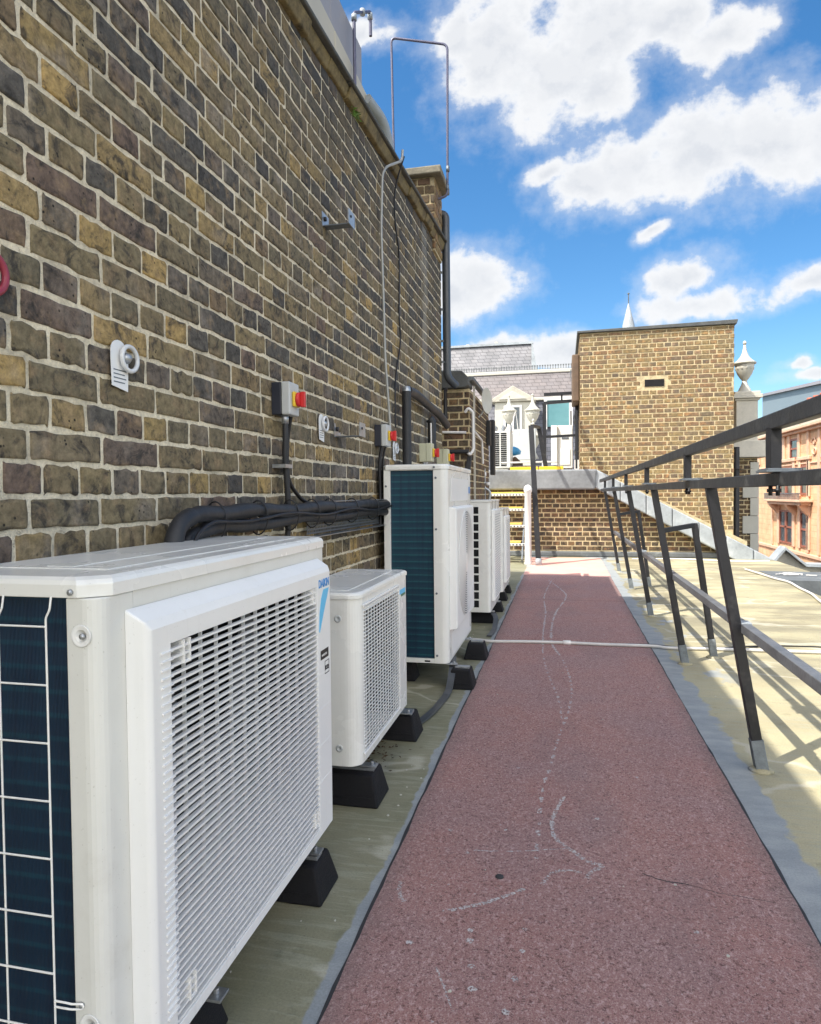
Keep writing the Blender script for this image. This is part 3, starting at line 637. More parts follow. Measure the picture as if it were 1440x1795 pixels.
def eyebolt(y, z, label, s=1., colr='clear', tape=False):
    c = thing('anchor_eyebolt', label, 'anchor', W(y, z, 0), 'tagged anchor eyebolts on the brick wall')
    x = wx(y)
    # card: rounded top with a hole side, tail hanging down
    p = [(y-.045*s, z-.005*s)] + [(y-.010*s-.035*s*math.cos(a), z+.02*s+.032*s*math.sin(a)) for a in np.linspace(0, PI*.8, 8)] + [(y+.03*s, z+.01*s), (y+.026*s, z-.085*s), (y-.042*s, z-.075*s)]
    MB().prism(p, 'x', x+.012, x+.0135).build('card', M['tag'], c)
    ln = MB()
    for k in range(4): ln.box(x+.0138, x+.0142, y-.035*s, y+(.018-.006*(k % 2))*s, z-(.032+.011*k)*s, z-(.029+.011*k)*s)
    ln.build('print', M['galvd'], c)
    pts = [(x+.024, y+.022*s+.034*s*math.cos(a), z+.006*s+.034*s*math.sin(a)) for a in np.linspace(0, 2*PI, 24)]
    MB().tube(pts, .0065*s, 8, False).build('ring', M[colr], c)
    MB().lathe([(.016*s, 0), (.016*s, .02), (.008*s, .03)], (x+.004, y+.012*s, z+.006*s), 6, 'x').build('bolt', M['galv'], c)
    if tape: MB().box(x+.014, x+.0146, y-.05, y+.03, z-.04, z-.018).build('orange_band', M['orange'], c)
eyebolt(1.635, 1.578, 'white tagged eyebolt with clear ring on the brick wall above the nearest unit')
eyebolt(3.15, 1.548, 'white tagged eyebolt between the first isolator and the lower bracket')
eyebolt(4.53, 1.515, 'white tagged eyebolt under the second isolator')
eyebolt(5.50, 1.478, 'small tagged eyebolt beside the cream isolator')
eyebolt(1.168, 1.672, 'white tag with maroon ring cut by the left edge of the photo', 1.3, 'maroon', True)
# flexible conduit and cable under the first isolator
fx = thing('flexible_conduit', 'black corrugated conduit dropping from the largest isolator switch', 'pipe', W(2.63, 1.15, .05))
pts = [W(2.63, 1.535, .05), W(2.63, 1.45, .05), W(2.635, 1.36, .045), W(2.65, 1.25, .045), W(2.66, 1.14, .045), W(2.66, 1.02, .04)]
P = smoothpath(pts, 22); MB().tube(P, .013, 10, rad=[.0135 if i % 2 else .0115 for i in range(len(P))]).build('tube', M['foam'], fx)
MB().lathe([(.015, 0), (.015, .04)], tuple(W(2.63, 1.50, .05)), 12).build('gland', M['galv'], fx)
MB().box(wx(2.6)+.0, wx(2.6)+.062, 2.60, 2.675, 1.315, 1.33).build('clip', M['galv'], fx)
MB().tube(smoothpath([W(2.69, 1.54, .05), W(2.70, 1.45, .03), W(2.70, 1.33, .025), W(2.73, 1.25, .025), W(2.82, 1.18, .04), W(2.90, 1.155, .06)]), .009, 8).build('cable', M['black'], label='thick black cable curving from the largest isolator to the pipe bundle', cat='cable')
for i, (y_, l_) in enumerate(((4.10, 'near'), (4.17, 'far'))):
    MB().tube(smoothpath([W(y_, 1.51, .05), W(y_, 1.4, .03), W(y_+.01, 1.2, .03), W(y_, 1.0, .03)]), .012 if i == 0 else .007, 8).build('cable', M['black'], label=('thicker' if i == 0 else 'thinner')+' black cable under the second isolator going behind the tall unit', cat='cable')
# insulated pipe bundle
bd = thing('pipe_bundle', 'black foam insulated pipe bundle strapped along the wall above the nearest unit', 'pipe', W(2.5, 1.1, .07))
up_ = [W(1.74, .80, .075), W(1.755, .98, .075), W(1.79, 1.105, .078), W(1.90, 1.142, .078)] + [W(y_, 1.143+.006*math.sin(y_*9)-.003, .075) for y_ in np.linspace(2.05, 4.1, 14)]
lo_ = [W(1.80, .80, .07), W(1.815, .95, .07), W(1.84, 1.055, .072), W(1.93, 1.088, .072)] + [W(y_, 1.096+.006*math.sin(y_*7+1), .066) for y_ in np.linspace(2.05, 4.1, 14)]
P = smoothpath(up_, 6); MB().tube(P, .03, 14, rad=[.028+.0012*math.sin(i*.9)-(.005 if i % 17 == 0 else 0) for i in range(len(P))]).build('insulated_pipe', M['foam'], bd)
P = smoothpath(lo_, 6); MB().tube(P, .027, 14, rad=[.024+.0012*math.sin(i*.7)-(.004 if i % 17 == 0 else 0) for i in range(len(P))]).build('insulated_pipe', M['foam'], bd)
P = smoothpath([W(1.79, .80, .105), W(1.80, .97, .108), W(1.835, 1.075, .112), W(1.93, 1.115, .112)] + [W(y_, 1.118+.009*math.sin(y_*8), .106) for y_ in np.linspace(2.05, 4.1, 16)], 6)
MB().tube(P, .006, 8).build('cable', M['ink'], bd)
for y_ in (2.02, 2.33, 2.62, 2.86, 3.08, 3.42, 3.80):
    c = Vector(W(y_, 1.117, .070)); mb = MB(); mb.tube([c+Vector((.037*math.cos(a), .004*math.cos(a*2), .064*math.sin(a))) for a in np.linspace(0, 2*PI, 22)], .0028, 6, False); mb.build('cable_tie', M['ink'], bd)
tr = thing('cable_tray', 'dark perforated steel cable tray on the wall under the pipe bundle', 'tray', W(3.5, 1.0, .02))
mb = MB()
for y_ in np.arange(2.92, 4.2, .02): mb.bar(W(y_, 1.015, .022), W(y_, 1.158, .022), .007, .002, (1,0,0))
for k, z_ in enumerate(np.arange(1.02, 1.16, .0165)): mb.bar(W(2.91, z_, .0235), W(4.2, z_, .0235), .0018, .007)
mb.build('perforated_plate', M['galvd'], tr)
mb = MB(); mb.bar(W(2.91, 1.006, .05), W(4.2, 1.006, .05), .05, .003); mb.bar(W(2.91, 1.168, .05), W(4.2, 1.168, .05), .06, .003); mb.build('flange', M['galv'], tr)
# black pipes beyond
bp = thing('insulated_pipe', 'thick black insulated pipe with elbow sloping along the wall past the tall unit', 'pipe', W(4.65, .9, .06))
MB().tube([W(4.66, .7, .07), W(4.66, 1.93, .07)], .034, 14).build('riser', M['foam'], bp)
MB().lathe([(.030, 0), (.032, .03), (.028, .06)], tuple(W(4.66, 1.905, .07)), 14).build('elbow_cap', M['galv'], bp)
MB().tube(smoothpath([W(4.70, 1.945, .07), W(5.0, 1.95, .07), W(5.4, 1.925, .07), W(5.75, 1.91, .07), W(5.98, 1.885, .07), W(6.22, 1.84, .07)]), .034, 14).build('run', M['foam'], bp)
MB().tube(bend([W(6.22, 1.84, .07), W(6.25, 1.83, .07)], .01), .02, 10).build('end_stub', M['whitepipe'], bp)
st = thing('insulated_pipe', 'short black pipe stub on the wall above the cream isolator', 'pipe', W(5.55, 1.6, .05))
MB().tube([W(5.58, 1.5, .06), W(5.58, 1.81, .06), W(5.57, 1.835, .04)], .037, 12).build('sleeve', M['foam'], st)
MB().tube([W(5.50, 1.61, .07), W(5.49, 1.79, .07)], .007, 8).build('thin_pipe', M['whitepipe'], st)
# rainwater pipe at the corner
rp = thing('rainwater_pipe', 'fat dark grey rainwater pipe at the wall end with elbows top and bottom', 'pipe', (-1.07, 6.40, 2.2))
MB().tube(bend([(-1.27, 6.34, 3.86), (-1.075, 6.36, 3.86), (-1.075, 6.38, 2.32), (-1.00, 6.45, 2.24)], .05), .038, 16).build('tube', M['pvc'], rp)
MB().tube([(-1.075, 6.38, 2.20), (-1.095, 6.38, 2.2), (-1.095, 6.38, 1.85)], .022, 12).build('lower_tube', M['black'], rp)
for z_ in (3.3, 2.95, 2.65, 2.45): MB().box(-1.13, -1.06, 6.345, 6.36, z_, z_+.02).build('pipe_clip', M['galvd'], rp)
# ------------------------------------------------------------------ air conditioners
def arc(cx, cy, r, a0, a1, n=6): return [(cx+r*math.cos(a), cy+r*math.sin(a)) for a in np.linspace(a0, a1, n)]
def screw(mb, p, r=.006, axis='y'):
    d = -.004 if axis == 'y' else .004
    mb.lathe([(r, 0), (r, d), (r*.6, d*1.5)], p, 12, axis)
def rfoot(y0, y1, x0, x1, h, label, strip=True):
    c = thing('rubber_foot', label, 'foot block', ((x0+x1)/2, (y0+y1)/2, 0), 'black rubber feet under the air conditioners')
    d = (y1-y0)*.14; e = .028; mb = MB()
    mb.add([(x0,y0,0),(x1,y0,0),(x1,y1,0),(x0,y1,0),(x0+e,y0+d,h),(x1-e,y0+d,h),(x1-e,y1-d,h),(x0+e,y1-d,h)], [(0,3,2,1),(4,5,6,7),(0,1,5,4),(1,2,6,5),(2,3,7,6),(3,0,4,7)])
    mb.build('block', M['rubber'], c, bevel=.009, seg=3)
    MB().bar((x0+.03, y0+d*.30, h*.30), (x1-.03, y0+d*.30, h*.30), .006, .005).build('moulded_rib', M['rubber'], c, bevel=.001)
    ym = (y0+y1)/2; MB().box(x0+.045, x1-.035, ym-.022, ym+.022, h-.002, h+.010).build('steel_strip', M['galv'], c, bevel=.001)
    return c
def bracket(parent, x, y, z0, z1):
    mb = MB(); mb.box(x-.045, x+.02, y-.02, y+.02, z0, z0+.006); mb.box(x-.045, x-.038, y-.018, y+.018, z0+.006, z1); mb.lathe([(.007, 0), (.007, .012)], (x, y, z0+.006), 6)
    mb.build('fixing_bracket', M['galv'], parent, bevel=.0008)
def text(name, s_, size, loc, m, parent, ext=.0005, sx=1., bold=0):
    cu = bpy.data.curves.new(name, 'FONT'); cu.body = s_; cu.size = size; cu.extrude = ext; cu.offset = bold
    o = bpy.data.objects.new(name, cu); C.objects.link(o)
    o.rotation_euler = (PI/2, 0, PI/2); o.scale = (sx, 1, 1)
    bpy.context.view_layer.update()
    me = bpy.data.meshes.new_from_object(o); me.materials.clear(); me.materials.append(m)
    n = bpy.data.objects.new(name, me); C.objects.link(n); bpy.data.objects.remove(o)
    n.rotation_euler = (PI/2, 0, PI/2); n.scale = (sx, 1, 1); n.parent = parent; n.location = Vector(loc)-wloc(parent); return n
# unit one: nearest
A = thing('air_conditioner', 'nearest and largest white air conditioner with a louvred side grille and wire guard', 'air conditioner', (-.95, 1.5, .17))
x1, y0, y1, z0, z1 = -.755, .966, 2.062, .172, 1.030
xb = -1.14
mb = MB(); mb.prism([(-.817, y0)] + arc(-.785, y0+.03, .03, -PI/2, 0, 7) + [(x1, 1.06), (x1-.02, 1.06), (-.817, 1.0)], 'z', z0, z1)
cp = mb.build('corner_post', M['ivory'], A, bevel=.002)
MB().box(x1-.02, x1-.001, 1.0605, y1-.025, .945, z1).build('front_panel', M['ivory'], A)
mb = MB(); mb.prism([(x1-.001, 1.90)] + arc(x1-.031, y1-.03, .03, 0, PI/2, 6) + [(xb, y1), (xb, y1-.012), (x1-.05, y1-.02), (x1-.02, 1.90)], 'z', z0, .9445); mb.build('front_panel', M['ivory'], A)
MB().box(xb, x1-.002, y0+.002, y1, z0-.004, z0+.018).build('base_pan', M['ivory'], A, bevel=.003)
MB().box(xb, xb+.03, y0, y0+.03, z0+.019, z1).build('rear_post', M['ivory'], A)
MB().box(xb, xb+.01, y0+.031, y1-.013, z0+.019, z1).build('rear_panel', M['ivory'], A)
# lid with chamfered corner
mb = MB(); lx = x1+.004
op = [(xb-.004, y0-.004), (-.792, y0-.004), (lx, y0+.034), (lx, y1-.028), (lx-.03, y1+.004), (xb-.004, y1+.004)]
def inset(pts, d):
    c = Vector((sum(p[0] for p in pts)/len(pts), sum(p[1] for p in pts)/len(pts))); return [(p[0]+(d if p[0] < c.x else -d), p[1]+(d if p[1] < c.y else -d)) for p in pts]
n = len(op); rings = [(op, z1+.001), (op, 1.053), (inset(op, .004), 1.0605), (inset(op, .012), 1.0655)]
vs = [(p[0], p[1], z) for ps, z in rings for p in ps]
mb.add(vs, [tuple(range(n-1, -1, -1)), tuple(3*n+k for k in range(n))] + [(i*n+k, i*n+(k+1) % n, (i+1)*n+(k+1) % n, (i+1)*n+k) for i in range(3) for k in range(n)])
mb.build('lid', M['white'], A, bevel=.0015)
mb = MB(); mb.box(-1.06, -.82, 1.08, 1.97, 1.0655, 1.0672); mb.box(-.97, -.91, 1.10, 1.95, 1.0672, 1.0685); mb.build('lid_rib', M['white'], A, bevel=.0012)
MB().box(-1.109, -.8175, 1.000, 1.03, z0+.0185, z1).build('coil', M['coilnavy'], A)
MB().box(xb+.012, xb+.016, 1.04, y1-.02, z0+.02, z1-.002).build('inner_shell', M['dark'], A)
MB().box(-1.12, x1-.022, 1.90, 1.905, z0+.02, z1-.002).build('inner_shell', M['dark'], A)
MB().box(-.90, -.895, 1.045, 1.895, z0+.02, .94).build('inner_shell', M['dark'], A)
mb = MB(); cy, czn = 1.47, .57
mb.lathe([(.395, 0), (.385, .05), (.40, .07)], (-.885, cy, czn), 48, 'x')
fb_ = MB(); fb_.lathe([(.07, 0), (.07, .06), (.04, .085)], (-.88, cy, czn), 24, 'x')
for k in range(3):
    for j in range(14):
        a0 = 2*PI*k/3+j*.085; a1 = a0+.085; t0, t1 = j/14, (j+1)/14
        r0, r1 = .06, .20+.14*math.sin(min(1, (t0+.25))*PI*.5)
        f1 = Vector((-.875+.055*t0, cy+r0*math.cos(a0), czn+r0*math.sin(a0))); f2 = Vector((-.875+.055*t0, cy+r1*1.08*math.cos(a0), czn+r1*1.08*math.sin(a0)))
        f3 = Vector((-.875+.055*t1, cy+r1*1.08*math.cos(a1), czn+r1*1.08*math.sin(a1))); f4 = Vector((-.875+.055*t1, cy+r0*math.cos(a1), czn+r0*math.sin(a1)))
        fb_.add([f1, f2, f3, f4], [(0,1,2,3)])
fb_.build('fan', M['blades'], A)
# grille housing: a frame with sloped outer sides
gy0, gy1, gz0, gz1 = 1.035, 1.992, .166, .978; oy0, oy1, oz0, oz1 = 1.112, 1.872, .196, .928; gx = -.713; gb = x1+.0005
ring = [[(gb, gy0, gz0), (gb, gy1, gz0), (gb, gy1, gz1+.022), (gb, gy0, gz1+.022)], [(gx-.008, gy0+.006, gz0), (gx-.008, gy1, gz0), (gx-.008, gy1, gz1), (gx-.008, gy0+.006, gz1)],
        [(gx, gy0+.016, gz0+.004), (gx, gy1-.006, gz0+.004), (gx, gy1-.006, gz1-.016), (gx, gy0+.016, gz1-.016)], [(gx, oy0, oz0), (gx, oy1, oz0), (gx, oy1, oz1), (gx, oy0, oz1)], [(gx-.03, oy0, oz0), (gx-.03, oy1, oz0), (gx-.03, oy1, oz1), (gx-.03, oy0, oz1)]]
mb = MB(); mb.add([p for r_ in ring for p in r_], [(i*4+k, i*4+(k+1) % 4, (i+1)*4+(k+1) % 4, (i+1)*4+k) for i in range(4) for k in range(4)])
gh = mb.build('grille_housing', M['white2'], A, bevel=.004)
mb = MB(); ns = 47
for k in range(ns):
    z = oz0+.004+(oz1-oz0-.006)*k/(ns-1)
    mb.prism([(gx-.0095, z+.0008), (gx-.0005, z), (gx-.0005, z+.0046), (gx-.0095, z+.0046)], 'y', oy0, oy1)
    # short cap that wraps on to the frame
    if 1 < k < ns-1: mb.prism([(gx-.002, z-.0003), (gx+.0034, z+.0004), (gx+.0034, z+.0032), (gx-.002, z+.0044)], 'y', oy0-.034, oy0+.001)
sl = mb.build('louvre', M['white2'], A)
mb = MB()
for k in range(1, 12): yv = oy0+(oy1-oy0)*k/12; mb.box(gx-.019, gx-.011, yv-.0011, yv+.0011, oz0, oz1)
mb.build('upright', M['white2'], A)
for (ya, za) in ((1.152, .878), (1.835, .878), (1.152, .215), (1.835, .215)):
    mb = MB(); mb.box(gx-.030, gx+.002, ya, ya+.003, za, za+.046); mb.box(gx-.030, gx+.002, ya+.021, ya+.024, za, za+.046); mb.box(gx-.030, gx+.002, ya+.003, ya+.021, za, za+.003); MB().box(gx-.02, gx-.015, ya+.0031, ya+.0209, za+.0031, za+.046).build('slot_back', M['galvd'], A)
    mb.build('clip_slot', M['white2'], A)
# right hand strip: sheet joints
mb = MB()
for z in (.33, .44, .55, .655): mb.box(gx-.0005, gx+.0008, oy1+.010, gy1-.012, z, z+.004)
mb.build('panel_rib', M['white2'], A)
text('lettering', 'DAIKIN', .034, (gx+.0006, 1.885, .920), M['logo'], A, sx=.80, bold=.0008)
mb = MB(); mb.prism([(1.925, .912), (1.972, .912), (1.955, .885), (1.925, .842), (1.890, .785), (1.885, .79), (1.89, .84), (1.905, .885)], 'x', gx+.0002, gx+.001); mb.build('blue_swoosh', M['swoosh'], A)
mb = MB(); mb.box(gx+.0002, gx+.001, 1.895, 1.962, .700, .728); mb.build('black_sticker', M['ink'], A)
text('lettering', 'INVERTER', .010, (gx+.0013, 1.902, .709), M['tag'], A)
mb = MB()
for a, b, c_, d in ((1.93, 1.966, .650, .652), (1.93, 1.966, .688, .690), (1.93, 1.9312, .652, .688), (1.9648, 1.966, .652, .688)): mb.box(gx+.0002, gx+.001, a, b, c_, d)
mb.build('sticker_border', M['ink'], A); text('lettering', 'R32', .018, (gx+.0006, 1.9335, .662), M['ink'], A, bold=.0006)
# dimples with screws on the post, lid screw
for z in (.967, .300):
    mb = MB(); cx_, r_ = -.788, .0195
    mb.lathe([(r_, -.0006), (r_*.96, -.0022), (r_*.8, -.001), (r_*.45, -.0004), (.002, -.0003)], (cx_, y0, z), 24, 'y'); mb.build('screw_dimple', M['white2'], A)
    mb = MB(); screw(mb, (cx_+.004, y0-.0008, z), .0052); mb.build('screw', M['galv'], A)
mb = MB(); screw(mb, (-.803, y0-.0045, 1.041), .0052); mb.build('screw', M['galv'], A)
# wire guard
mb = MB(); wy = y0-.014; wr = .0018
for x in (-.845, -.940, -1.035, -1.105): mb.tube(bend([(x+.008, wy+.004, 1.034), (x+.008, wy, 1.012), (x, wy, .998), (x, wy, .20)], .004, 3), wr, 8)
for z in (1.002-.0, .900-.0): pass
for z in [.984-.0985*k for k in range(8)]: mb.tube([(-1.13, wy-.003, z), (-.845, wy-.003, z)], wr, 8)
mb.tube(bend([(-.845, wy, .344), (-.822, wy, .344), (-.817, wy+.006, .338), (-.800, y0-.004, .338), (-.797, y0-.004, .334), (-.800, y0-.004, .329), (-.817, wy+.006, .329), (-.822, wy, .334), (-.845, wy, .334)], .003, 3), wr, 8)
mb.build('wire_guard', M['white2'], A)
mb = MB(); screw(mb, (-.8025, y0, .3335), .0045); mb.build('screw', M['galv'], A)
rfoot(1.20, 1.37, -1.12, -.745, .105, 'black rubber foot under the near end of the nearest unit'); rfoot(1.80, 1.965, -1.12, -.685, .105, 'black rubber foot under the far end of the nearest unit')
bracket(A, -.735, 1.29, .117, z0); bracket(A, -.735, 1.885, .117, z0)
# unit two: low
B = thing('air_conditioner', 'smallest low white air conditioner with curved wire style grille', 'air conditioner', (-.89, 2.8, .17))
x0, x1, y0, y1, z0, z1 = -1.045, -.742, 2.372, 3.165, .176, .808
mb = MB(); prof = [(x0, y0)] + arc(x1-.055, y0+.055, .055, -PI/2, -.0, 9) + [(x1, y0+.075), (x1-.012, y0+.075), (x1-.07, y0+.02), (x0, y0+.02)]
mb.prism(prof, 'z', z0, z1); mb.build('side_panel', M['white'], B, bevel=.002)
MB().box(x1-.018, x1, y0+.0755, y1-.185, z1-.055, z1).build('front_panel', M['white'], B)
MB().box(x1-.018, x1, y0+.0755, y1-.185, z0, z0+.03).build('front_panel', M['white'], B)
MB().prism([(x1, y1-.1845)] + arc(x1-.02, y1-.02, .02, 0, PI/2, 5) + [(x0, y1), (x0, y1-.012), (x1-.04, y1-.02), (x1-.03, y1-.1845)], 'z', z0, z1).build('front_panel', M['white'], B, bevel=.001)
MB().box(x0, x0+.008, y0+.021, y1-.013, z0, z1).build('rear_panel', M['white'], B)
MB().box(x0+.009, x1-.02, y0+.03, y1-.03, z0-.002, z0+.01).build('base_pan', M['white'], B)
mb = MB(); op = [(x0-.005, y0-.006)] + arc(x1-.05, y0+.05, .056, -PI/2, 0, 8) + [(x1+.006, y1-.02), (x1-.014, y1+.005), (x0-.005, y1+.005)]
n = len(op); rings = [(op, z1+.001), (op, z1+.014), (inset(op, .003), z1+.0205), (inset(op, .010), z1+.0245)]
vs = [(p[0], p[1], z) for ps, z in rings for p in ps]
mb.add(vs, [tuple(range(n-1, -1, -1)), tuple(3*n+k for k in range(n))] + [(i*n+k, i*n+(k+1) % n, (i+1)*n+(k+1) % n, (i+1)*n+k) for i in range(3) for k in range(n)]); mb.build('lid', M['white'], B, bevel=.001)
mb = MB(); mb.box(-.99, -.80, y0+.06, y1-.06, z1+.0245, z1+.027); mb.build('lid_rib', M['white'], B, bevel=.001)
MB().box(-.92, -.915, y0+.03, y1-.19, z0+.01, z1-.002).build('inner_shell', M['dark'], B)
MB().box(-.915, x1-.02, y1-.190, y1-.186, z0+.01, z1-.002).build('inner_shell', M['dark'], B)
fm = MB(); fm.lathe([(.27, 0), (.262, .05), (.272, .06)], (-.90, 2.70, .49), 40, 'x'); fm.build('fan_ring', M['blades'], B)
ga, gb_, gc, gd = y0+.048, y1-.19, .222, .770
mb = MB(); gx2 = x1+.004
for k in range(40):
    z = gc+(gd-gc)*k/39
    pts = [(x1-.030, ga-.012, z), (x1-.010, ga-.004, z), (gx2-.002, ga+.014, z), (gx2, ga+.04, z), (gx2, gb_, z)]
    mb.tube(pts, .0021, 6)
mb.build('louvre', M['white2'], B)
mb = MB()
for k in range(13): yv = ga+.045+(gb_-ga-.05)*k/12; mb.box(gx2-.008, gx2-.003, yv-.0015, yv+.0015, gc-.004, gd+.004)
mb.build('upright', M['white2'], B)
mb = MB(); mb.box(x1+.0005, gx2+.004, ga-.006, gb_+.004, gd+.005, gd+.014); mb.box(x1+.0005, gx2+.004, ga-.006, gb_+.004, gc-.014, gc-.005); mb.box(x1+.0005, gx2+.004, gb_+.0045, gb_+.012, gc-.014, gd+.014); mb.build('grille_frame', M['white2'], B, bevel=.002)
mb = MB()
for z in (.34, .43, .52, .61, .70): mb.box(x1+.0001, x1+.0012, gb_+.025, y1-.025, z, z+.0035)
mb.build('panel_rib', M['white'], B)
mb = MB(); mb.box(x1+.0003, x1+.001, gb_+.045, y1-.035, .730, .752); mb.build('blue_sticker', M['swoosh'], B); MB().box(x1+.0003, x1+.0012, gb_+.07, y1-.035, .718, .7295).build('green_sticker', mat('dark_green_print', (.02,.15,.08), .4), B)
mb = MB()
for z in (.735, .245): mb.lathe([(.014, 0), (.014, -.003), (.008, -.004), (.006, -.001)], (-.822, y0, z), 18, 'y')
mb.build('screw_cup', M['greyplastic'], B)
MB().box(x0+.02, x0+.024, y0-.0012, y0, z0, z1).build('panel_joint', M['galvd'], B)
rfoot(2.42, 2.60, -1.10, -.688, .118, 'black rubber foot under the near end of the low unit'); rfoot(3.12, 3.30, -1.10, -.690, .118, 'black rubber foot under the far end of the low unit')
bracket(B, -.735, 2.51, .130, z0); bracket(B, -.735, 3.15, .130, z0)
# unit three: tall
D3 = thing('air_conditioner', 'tall white air conditioner with large teal coil on its end', 'air conditioner', (-.9, 4.6, .14))
x0, x1, y0, y1, z0, z1 = -1.10, -.692, 4.08, 5.13, .14, 1.352
mb = MB(); mb.prism([(-.782, y0)] + arc(x1-.045, y0+.045, .045, -PI/2, 0, 8) + [(x1, y0+.10), (x1-.015, y0+.10), (-.782, y0+.03)], 'z', z0, z1); mb.build('corner_post', M['white'], D3, bevel=.002)
mb = MB(); mb.box(x0, x0+.042, y0, y0+.05, z0, z1); mb.build('rear_post', M['white'], D3, bevel=.003)
MB().box(x1-.02, x1, y0+.1005, y1, z0, z1).build('front_panel', M['white'], D3, bevel=.002)
MB().box(x0, x1-.021, y1-.02, y1, z0, z1).build('side_panel', M['white'], D3)
MB().box(x0, x0+.01, y0+.051, y1-.021, z0, z1).build('rear_panel', M['white'], D3)
MB().box(x0+.0425, -.7825, y0+.002, y0+.02, z0, z0+.028).build('base_pan', M['white'], D3, bevel=.002)
MB().box(x0+.0425, -.7825, y0+.002, y0+.02, z1-.004, z1).build('top_rail', M['white'], D3)
MB().box(x0+.0425, -.7825, y0+.018, y0+.06, z0+.029, z1-.005).build('coil', M['coil'], D3)
MB().box(x0+.011, x1-.021, y0+.05, y1-.021, z0, z0+.01).build('base_plate', M['dark'], D3)
mb = MB(); op = [(x0-.005, y0+.02), (x0+.015, y0-.006)] + arc(x1-.05, y0+.05, .056, -PI/2, 0, 7) + [(x1+.006, y1+.004), (x0-.005, y1+.004)]
n = len(op); rings = [(op, z1+.001), (op, z1+.022), (inset(op, .004), z1+.030), (inset(op, .012), z1+.033)]
vs = [(p[0], p[1], z) for ps, z in rings for p in ps]
mb.add(vs, [tuple(range(n-1, -1, -1)), tuple(3*n+k for k in range(n))] + [(i*n+k, i*n+(k+1) % n, (i+1)*n+(k+1) % n, (i+1)*n+k) for i in range(3) for k in range(n)]); mb.build('lid', M['white'], D3, bevel=.001)
# side grille housing with a round ringed grille
hx = x1+.046; a, b, c_, d = 4.14, 4.98, .34, 1.115
ring = [[(x1+.0005, a, c_), (x1+.0005, b, c_), (x1+.0005, b, d), (x1+.0005, a, d)], [(hx-.006, a+.01, c_+.006), (hx-.006, b-.01, c_+.006), (hx-.006, b-.01, d-.006), (hx-.006, a+.01, d-.006)], [(hx, a+.022, c_+.014), (hx, b-.022, c_+.014), (hx, b-.022, d-.014), (hx, a+.022, d-.014)]]
mb = MB(); mb.add([p for r_ in ring for p in r_], [(i*4+k, i*4+(k+1) % 4, (i+1)*4+(k+1) % 4, (i+1)*4+k) for i in range(2) for k in range(4)]+[(8,9,10,11)]); mb.build('grille_housing', M['white2'], D3, bevel=.004)
cy, czz = 4.56, .728
MB().lathe([(.355, 0), (.355, .0008)], (hx+.0003, cy, czz), 40, 'x').build('grille_opening', M['blades'], D3)
mb = MB()
for k in range(1, 24):
    r_ = .350*k/23
    for h_ in (0,):
        q = np.linspace(0, 2*PI, 60)
        for a_, b_ in zip(q[:-1], q[1:]):
            mb.add([(hx+.0012, cy+(r_+w_)*math.cos(t_), czz+(r_+w_)*math.sin(t_)) for t_, w_ in ((a_, 0), (b_, 0), (b_, .0075), (a_, .0075))] + [(hx+.0052, cy+(r_+w_)*math.cos(t_), czz+(r_+w_)*math.sin(t_)) for t_, w_ in ((a_, 0), (b_, 0), (b_, .0075), (a_, .0075))], [(4,5,6,7), (0,4,7,3), (1,2,6,5), (0,1,5,4), (3,7,6,2)])
mb.box(hx+.0012, hx+.006, cy-.03, cy+.03, czz-.06, czz+.06)
mb.build('ring_grille', M['white2'], D3)
MB().box(x1+.0003, x1+.003, y0+.13, y1-.13, 1.15, 1.30).build('raised_panel', M['white2'], D3, bevel=.004); MB().box(x1+.0003, x1+.002, y0+.13, y1-.10, .16, .31).build('raised_panel', M['white2'], D3, bevel=.004)
mb = MB(); mb.box(x1+.0002, x1+.001, 5.0, 5.10, 1.20, 1.25); mb.build('blue_sticker', M['logo'], D3)
mb = MB()
for p in ((-.765, y0, 1.30), (-.765, y0, .98), (-.765, y0, .58), (-.765, y0, .19), (-.775, y0-.006, 1.365), (-1.085, y0, 1.25), (-1.085, y0, .7)): screw(mb, p, .007)
mb.build('screw', M['galvd'], D3)
MB().box(-.845, -.81, y0+.0005, y0+.0019, z0+.008, z0+.018).build('drain_slot', M['dark'], D3)
rfoot(4.02, 4.19, -.70, -.530, .118, 'black rubber foot under the near end of the tall unit'); rfoot(4.76, 4.93, -.70, -.532, .118, 'black rubber foot under the far end of the tall unit'); rfoot(4.14, 4.30, -1.09, -.92, .118, 'black rubber foot at the back under the near end of the tall unit'); rfoot(4.76, 4.93, -1.09, -.92, .118, 'black rubber foot at the back under the far end of the tall unit')
bracket(D3, -.665, 4.12, .130, z0+.01); bracket(D3, -.665, 4.85, .130, z0+.01)
